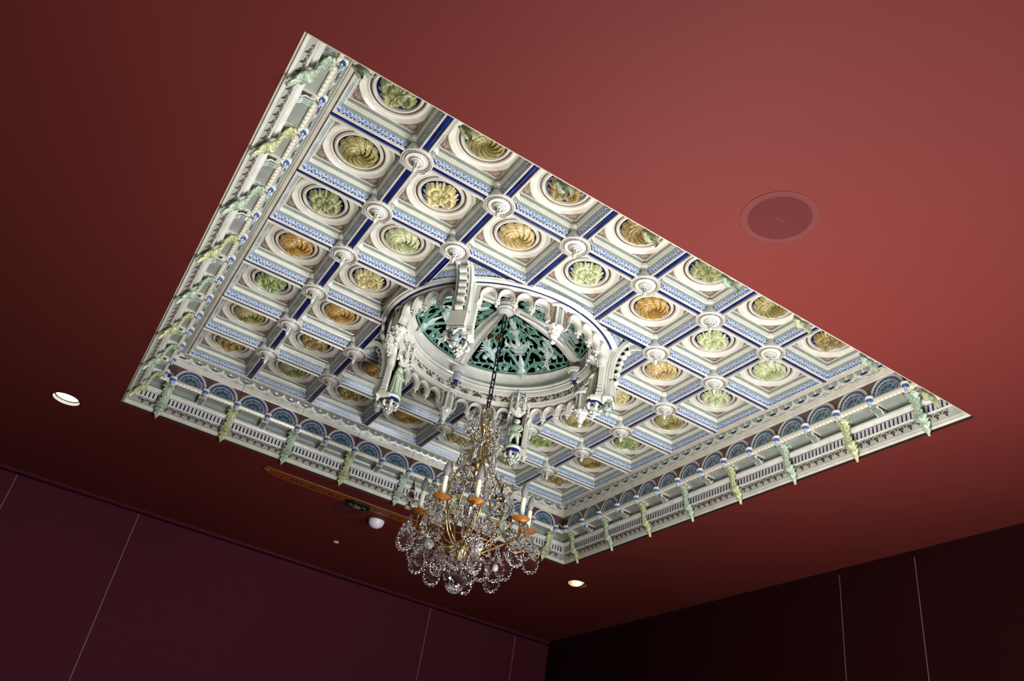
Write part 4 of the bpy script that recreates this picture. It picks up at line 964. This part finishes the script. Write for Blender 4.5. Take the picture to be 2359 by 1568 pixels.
# top crown
b = MB(); b.tube([(.0, .0, -1.02), (.0, 0, -1.10)], .012, 8)
for k in range(6):
    a = 2*PI*k/6+.2; P = spline([(.015, -1.07), (.05, -1.05), (.075, -1.12), (.06, -1.22), (.045, -1.32), (.09, -1.40), (.16, -1.36), (.185, -1.27), (.15, -1.22)], 6)
    b.tube([(r*cos(a), r*sin(a), z) for r, z in P], .0075, 6)
b.lathe([(.03, -1.30), (.12, -1.335), (.125, -1.345), (.05, -1.375), (.02, -1.40)], 20); part('crown', b.mesh('crown', gold, 60), ch)
def teardrop(L, w_, n=8):
    b = MB(); b.lathe([(.0001, 0), (w_*.25, -L*.12), (w_*.45, -L*.30), (w_*.8, -L*.58), (w_, -L*.76), (w_*.75, -L*.92), (.0001, -L)], n); return b
td_s = teardrop(.13, .022).mesh('crystal_drop', glass, 0); td_m = teardrop(.22, .034).mesh('crystal_drop', glass, 0); td_l = teardrop(.30, .048).mesh('crystal_drop', glass, 0)
b = MB(); b.lathe([(.0001, -.006), (.012, -.014), (.034, -.010), (.036, 0), (.034, .010), (.012, .014), (.0001, .006)], 12, axis='x')
for k in range(10): a = 2*PI*k/10; b.ball((0, .034*cos(a), .034*sin(a)), .010, 0, 6, 5)
daisy = b.mesh('crystal_rosette', glass, 0)
def pend(Hh, w_, beads):
    beads = int(beads*.72)
    b = MB(); P = []
    for k in range(beads):
        t = 2*PI*k/beads; x = w_*sin(t)*(1-.32*cos(t)) ; zz = -Hh/2+Hh/2*cos(t)*1.0
        P.append((x*(.55 if cos(t) > .75 else 1), 0, zz))
    for k, p in enumerate(P): b.ball(p, .0185*(1+.25*max(0, -cos(2*PI*k/beads))), 0, 6, 4, (1-.25*abs(sin(2*PI*k/beads)), .75, 1+.15*abs(sin(2*PI*k/beads))))
    n = len(P); o = [(x*.82, (z_+Hh/2)*.84-Hh/2) for x, _, z_ in P]
    base = len(b.v); b.v.extend([(x, -.008, z_) for x, z_ in o]+[(x, .008, z_) for x, z_ in o]+[(0, -.020, -Hh*.55), (0, .020, -Hh*.55)])
    for k in range(n):
        q = (k+1) % n; b.face((base+k, base+q, base+2*n)); b.face((base+n+q, base+n+k, base+2*n+1)); b.face((base+k, base+n+k, base+n+q, base+q))
    return b
pen_l = pend(.36, .095, 26).mesh('pendeloque', glass, 30); pen_m = pend(.27, .075, 22).mesh('pendeloque', glass, 30); pen_s = pend(.17, .045, 14).mesh('pendeloque', glass, 30)
def hang(nm, me, r, a, z, rz=None, sc_=None, label=None): return part(nm, me, ch, (r*cos(a), r*sin(a), z), rz=((2.70+.45*sin(5*a+9*r) if nm == 'pendeloque' else a+PI/2) if rz is None else rz), scale=sc_, label=label)
for k in range(12):
    a = 2*PI*k/12+.1; hang('crystal_drop', td_m, .20-.04*(k % 2), a, -1.20-.05*(k % 2)); hang('crystal_drop', td_s, .15, a+.2, -1.40)
for k in range(6): a = 2*PI*k/6+.2; hang('crystal_rosette', daisy, .19, a, -1.19, a); hang('pendeloque', pen_s, .215, a+.4, -1.30)
# glass baluster column
b = MB(); b.lathe([(.02, -1.38), (.045, -1.42), (.075, -1.50), (.070, -1.56), (.045, -1.62), (.050, -1.66), (.060, -1.74), (.050, -1.80), (.03, -1.84)], 10); part('baluster', b.mesh('baluster', glass, 0), ch)
b = MB(); b.lathe([(.02, -1.83), (.07, -1.85), (.075, -1.87), (.03, -1.90), (.025, -1.95), (.05, -1.98), (.02, -2.02)], 20)
b.tube([(0, 0, -2.0), (0, 0, -2.9)], .016, 8); b.lathe([(.02, -2.86), (.085, -2.90), (.11, -2.93), (.06, -2.96), (.085, -3.0), (.05, -3.06), (.02, -3.10)], 20); part('stem', b.mesh('stem', gold, 60), ch)
b = MB(); b.lathe([(.03, -2.05), (.055, -2.12), (.045, -2.2), (.03, -2.26), (.06, -2.36), (.07, -2.44), (.035, -2.55), (.05, -2.62), (.03, -2.7), (.045, -2.78), (.02, -2.86)], 10); part('baluster', b.mesh('baluster', glass, 0), ch)
# cage of S-curved rods
for k in range(6):
    a = 2*PI*k/6+.42; b = MB()
    P = spline([(.20, -1.60), (.15, -1.545), (.10, -1.58), (.09, -1.66), (.13, -1.80), (.24, -1.98), (.36, -2.16), (.42, -2.36), (.40, -2.56), (.32, -2.74), (.20, -2.88), (.08, -2.95)], 6)
    b.tube([(r*cos(a), r*sin(a), z) for r, z in P], [.008+.006*sin(PI*q/len(P)) for q in range(len(P))], 7)
    b.tube([(.205*cos(a)+.035*cos(t)*cos(a), .205*sin(a)+.035*cos(t)*sin(a), -1.60+.035*sin(t)) for t in [2*PI*q/12 for q in range(12)]], .007, 6, closed=True)
    P = spline([(.36, -2.16), (.44, -2.10), (.50, -2.16), (.47, -2.23), (.43, -2.20)], 5); b.tube([(r*cos(a), r*sin(a), z) for r, z in P], .006, 6)
    part('scroll_rod', b.mesh('scroll_rod', gold, 60), ch)
    hang('crystal_rosette', daisy, .48, a, -2.12, a); hang('pendeloque', pen_m, .47, a, -2.20); hang('crystal_drop', td_m, .30, a+.5, -2.02); hang('crystal_rosette', daisy, .24, a+.5, -1.72, a+.5); hang('crystal_drop', td_m, .24, a+.5, -1.74); hang('pendeloque', pen_s, .33, a+.25, -1.95); hang('crystal_drop', td_s, .38, a-.3, -2.45)
# six candle arms
ARMS = [(-.52, -.32), (-.19, -.54), (.43, -.54), (.69, -.27), (-.50, .31), (-.25, .59)]
b = MB(); n = 24; pts = []
for k in range(n*2):
    a = 2*PI*k/(n*2); f = 1+.07*(k % 2); pts.append([(r*f*cos(a) if r > .05 else r*cos(a), r*f*sin(a) if r > .05 else r*sin(a), z+(.009 if k % 2 and r > .05 else 0)) for r, z in ((.018, -.010), (.05, -.006), (.085, .012), (.105, .020), (.100, .026), (.05, .006), (.020, .004))])
b.grid(pts, 0, ci=True); bob = b.mesh('bobeche', bobm, 60)
b = MB(); b.lathe([(.0001, 0), (.028, 0), (.034, .012), (.036, .05), (.030, .058), (.0001, .06)], 16); hol = b.mesh('candle_holder', iron, 50)
b = MB(); b.lathe([(.0001, 0), (.031, 0), (.031, .215), (.028, .222), (.0001, .222)], 18); cand = b.mesh('candle_tube', candm, 50)
b = MB(); b.lathe([(.022, 0), (.024, .012), (.040, .05), (.044, .085), (.036, .13), (.020, .175), (.006, .205), (.0001, .212)], 16); bulb = b.mesh('bulb', bulbm, 60)
for k, (x, y) in enumerate(ARMS):
    a = math.atan2(y, x); R_ = hypot(x, y); b = MB()
    P = spline([(.07, -2.93), (.20, -2.97), (.34, -2.90), (R_*.72, -2.78), (R_*.80, -2.86), (R_*.98, -2.84), (R_, -2.72), (R_, -2.62)], 6)
    b.tube([(r*cos(a), r*sin(a), z) for r, z in P], [.015-.006*q/len(P) for q in range(len(P))], 7)
    P = spline([(R_*.72, -2.78), (R_*.62, -2.68), (R_*.70, -2.60), (R_*.80, -2.66), (R_*.74, -2.72)], 5); b.tube([(r*cos(a), r*sin(a), z) for r, z in P], .007, 6)
    b.lathe([(.010, -2.66), (.020, -2.64), (.014, -2.62), (.022, -2.60)], 12, (x, y, 0))
    ar = part('candle_arm', b.mesh('candle_arm', gold, 60), ch)
    part('bobeche', bob, ar, (x, y, -2.605)); part('candle_holder', hol, ar, (x, y, -2.60)); part('candle_tube', cand, ar, (x, y, -2.545)); part('bulb', bulb, ar, (x, y, -2.325))
    part('crystal_rosette', daisy, ch, ((R_+.09)*cos(a), (R_+.09)*sin(a), -2.69), rz=a); part('pendeloque', pen_l, ch, ((R_+.09)*cos(a), (R_+.09)*sin(a), -2.72), rz=2.70+.4*sin(3*k))
# outer ring and lower tiers
for k in range(7):
    a = 2*PI*k/7+.15; hang('pendeloque', pen_l, .66, a, -2.76); hang('crystal_rosette', daisy, .66, a, -2.74, a); hang('crystal_drop', td_m, .55, a+.3, -2.70)
for k in range(7): a = 2*PI*k/7; hang('pendeloque', pen_l, .47, a, -2.98); hang('crystal_rosette', daisy, .46, a, -2.95, a)
for k in range(7): a = 2*PI*k/7+.5; hang('pendeloque', pen_m, .27, a, -3.02); hang('crystal_drop', td_m, .16, a+.4, -3.06)
b = MB(); b.tube([(.64*cos(2*PI*k/48), .64*sin(2*PI*k/48), -2.74) for k in range(48)], .004, 6, closed=True); b.tube([(.45*cos(2*PI*k/48), .45*sin(2*PI*k/48), -2.94) for k in range(48)], .006, 6, closed=True)
for k in range(8): a = 2*PI*k/8; b.tube([(.08*cos(a), .08*sin(a), -2.93), (.45*cos(a), .45*sin(a), -2.94), (.64*cos(a+.1), .64*sin(a+.1), -2.74)], .0035, 5)
part('hoop', b.mesh('hoop', gold, 60), ch)
# glass spires
b = MB(); b.lathe([(.02, 0), (.05, .03), (.022, .07), (.045, .12), (.055, .17), (.03, .22), (.035, .26), (.012, .34), (.0001, .42)], 8); spire = b.mesh('crystal_spire', glass, 0)
for a, r, z in ((math.radians(165), .72, -2.66), (math.radians(280), .60, -2.66), (math.radians(355), .56, -2.60), (math.radians(60), .6, -2.66), (math.radians(215), .25, -2.3)): part('crystal_spire', spire, ch, (r*cos(a), r*sin(a), z))
b = MB(); b.ball((0, 0, 0), .058, 0, 24, 16); ballm = b.mesh('milk_glass_ball', milk, 80)
b = MB(); b.lathe([(.012, .05), (.030, .055), (.022, .09), (.012, .12)], 14); b.tube([(0, 0, .11), (0, 0, .16)], .008, 6); cupm = b.mesh('ball_cup', gold, 60)
for x, y, z in ((-.40, .09, -3.0), (.12, -.19, -2.95), (.46, -.04, -3.05), (.0, .44, -3.05)):
    bp = part('milk_glass_ball', ballm, ch, (x, y, z)); part('ball_cup', cupm, bp)
b = MB(); b.lathe([(.015, -3.08), (.035, -3.12), (.02, -3.18), (.045, -3.22), (.02, -3.285)], 12); part('finial', b.mesh('finial', glass, 0), ch)
b = MB(); b.ball((0, 0, -3.385), .112, 0, 40, 28); part('crystal_ball', b.mesh('crystal_ball', glass, 80), ch)

# ------------------------------------------------------------------ fittings on the red ceiling
def speaker(x, y, lab):
    t = root('ceiling_speaker', x, y, ZC, .0, lab, 'speaker', 'round ceiling speakers')
    b = MB(); b.lathe([(.335, .001), (.334, -.004), (.325, -.005), (.275, -.006), (.268, -.003)], 64); part('rim', b.mesh('rim', spk_rim, 50), t)
    b = MB(); b.lathe([(.268, -.004), (.0001, -.005)], 64); part('grille', b.mesh('grille', spk, 50), t)
    b = MB(); b.box((0, 0, -.007), (.045, .007, .002), 0, Matrix.Rotation(-.1, 3, 'Z')); part('badge', b.mesh('badge', spk_rim, 0), t)
speaker(.10, -4.887, 'large round red ceiling speaker above the upper-right edge of the ceramic square')
speaker(.02, 5.00, 'round ceiling speaker in dark shade behind the green and black plaque')
for (x, y), lab, on in zip(HOLES, ('brightly lit recessed lamp at the far left of the red ceiling', 'recessed lamp with a gold reflector below the bottom corner of the square'), (1, 1)):
    t = root('recessed_lamp', x, y, ZC, 0, lab, 'lamp', 'recessed lamps')
    b = MB(); b.lathe([(RH+.012, 0), (RH+.012, -.006), (RH-.004, -.006), (RH-.006, .0), (RH-.006, .30), (.0001, .30)], 40); part('housing', b.mesh('housing', blackm, 40), t)
    tl = Matrix.Rotation(-.35 if x > 0 else .0, 3, 'X')
    b = MB(); b.lathe([(.165, .05), (.168, .055), (.15, .13), (.10, .20), (.05, .23)], 36, (0, 0, 0)); part('reflector', b.mesh('reflector', refl, 60), t, rot=tl.to_euler())
    b = MB(); b.lathe([(.0001, .075 if x < 0 else .11), ((.165 if x < 0 else .05), .08 if x < 0 else .115), ((.13 if x < 0 else .045), .13), (.0001, .18)], 24); part('bulb', b.mesh('bulb', lamp_on, 60), t, rot=tl.to_euler())
t = root('smoke_detector', .62, 4.95, ZC, 0, 'white domed detector on the red ceiling left of the chandelier', 'detector')
b = MB(); b.lathe([(.17, 0), (.17, -.018), (.145, -.030)], 32); part('base', b.mesh('base', spk_rim, 50), t)
b = MB(); b.lathe([(.142, -.026), (.140, -.06), (.120, -.11), (.080, -.145), (.035, -.160), (.0001, -.162)], 32); part('dome_cover', b.mesh('dome_cover', whitep, 60), t)
t = root('sprinkler', .546, 6.72, ZC, 0, 'tiny white sprinkler disc on the dark ceiling near the panelled wall', 'sprinkler')
b = MB(); b.lathe([(.075, 0), (.075, -.008), (.05, -.014)], 24); part('rosette_plate', b.mesh('rosette_plate', spk_rim, 50), t)
b = MB(); b.lathe([(.05, -.012), (.052, -.03), (.03, -.036), (.0001, -.036)], 24); part('disc', b.mesh('disc', whitep, 50), t)
t = root('inscription_board', 0, 0, ZC, 0, 'narrow amber inscription board with gilt rail below the lower-left cornice', 'sign')
b = MB(); bo = [(-1.62, 4.36), (1.45, 4.36), (1.45, 4.66), (-1.36, 4.66), (-1.56, 4.58), (-1.66, 4.46)]
b.prism(bo, lambda a, c, h: (a, c, h), 0, -.012); part('board', b.mesh('board', amber, 0), t)
b = MB(); b.tube(spline([(-1.56, 4.47), (-1.64, 4.44), (-1.65, 4.39), (-1.58, 4.355)], 5)+[(-1.4, 4.35, ), (1.45, 4.35)] if 0 else [(x, y, -.022) for x, y in spline([(-1.54, 4.46), (-1.63, 4.45), (-1.65, 4.39), (-1.58, 4.355)], 5)+[(-1.2, 4.345), (0, 4.34), (1.45, 4.345)]], .010, 8); part('gilt_rail', b.mesh('gilt_rail', railm, 60), t)
b = MB(); rg = random.Random(5); x = -1.30
while x < 1.4:
    if not (-.15 < x < .32):
        if rg.random() < .72:
            s_ = rg.choice([-.35, .35, -.15, .15]); b.box((x, 4.53, -.0135), (.008, .048, .002), 0, Matrix.Rotation(s_, 3, 'Z'))
            if rg.random() < .5: b.box((x+.028, 4.53, -.0135), (.008, .048, .002), 0, Matrix.Rotation(-s_, 3, 'Z'))
            if rg.random() < .3: b.box((x+.015, 4.53, -.0135), (.018, .005, .002))
    x += rg.choice([.075, .09, .075, .16])
part('lettering', b.mesh('lettering', inkm, 0), t)
t = root('plaque', .085, 4.545, ZC-.014, 0, 'black six-sided plaque with green and grey pattern on the amber board', 'plaque')
hx = [(-.23, .0), (-.13, -.13), (.13, -.13), (.23, .0), (.13, .13), (-.13, .13)]
b = MB(); b.prism(hx, lambda a, c, h: (a, c, h), 0, -.04, 0); part('body', b.mesh('body', blackm, 0), t)
b = MB()
for q in range(7):
    cx, cy = -.14+.047*q, .01+.035*sin(q*2.1); b.prism([(cx+.026*cos(k*PI/3+q), cy+.036*sin(k*PI/3+q)) for k in range(6)], lambda a, c, h: (a, c, h), -.038, -.044)
part('green_pattern', b.mesh('green_pattern', greenp, 0), t)
b = MB(); b.prism([(-.06, .09), (-.02, .0), (.01, .03), (.03, -.03), (.08, .05), (.04, .10)], lambda a, c, h: (a, c, h), -.038, -.048); part('grey_emblem', b.mesh('grey_emblem', greyp, 0), t)
for (x, y), col in zip(HOLES, ((1, .93, .82), (1, .9, .75))):
    l = bpy.data.lights.new('recessed_lamp_light', 'SPOT'); l.energy = 14; l.color = col; l.spot_size = 1.4; l.shadow_soft_size = .03
    o = bpy.data.objects.new('recessed_lamp_light', l); C.objects.link(o); o.location = W(x, y, ZC+.02)
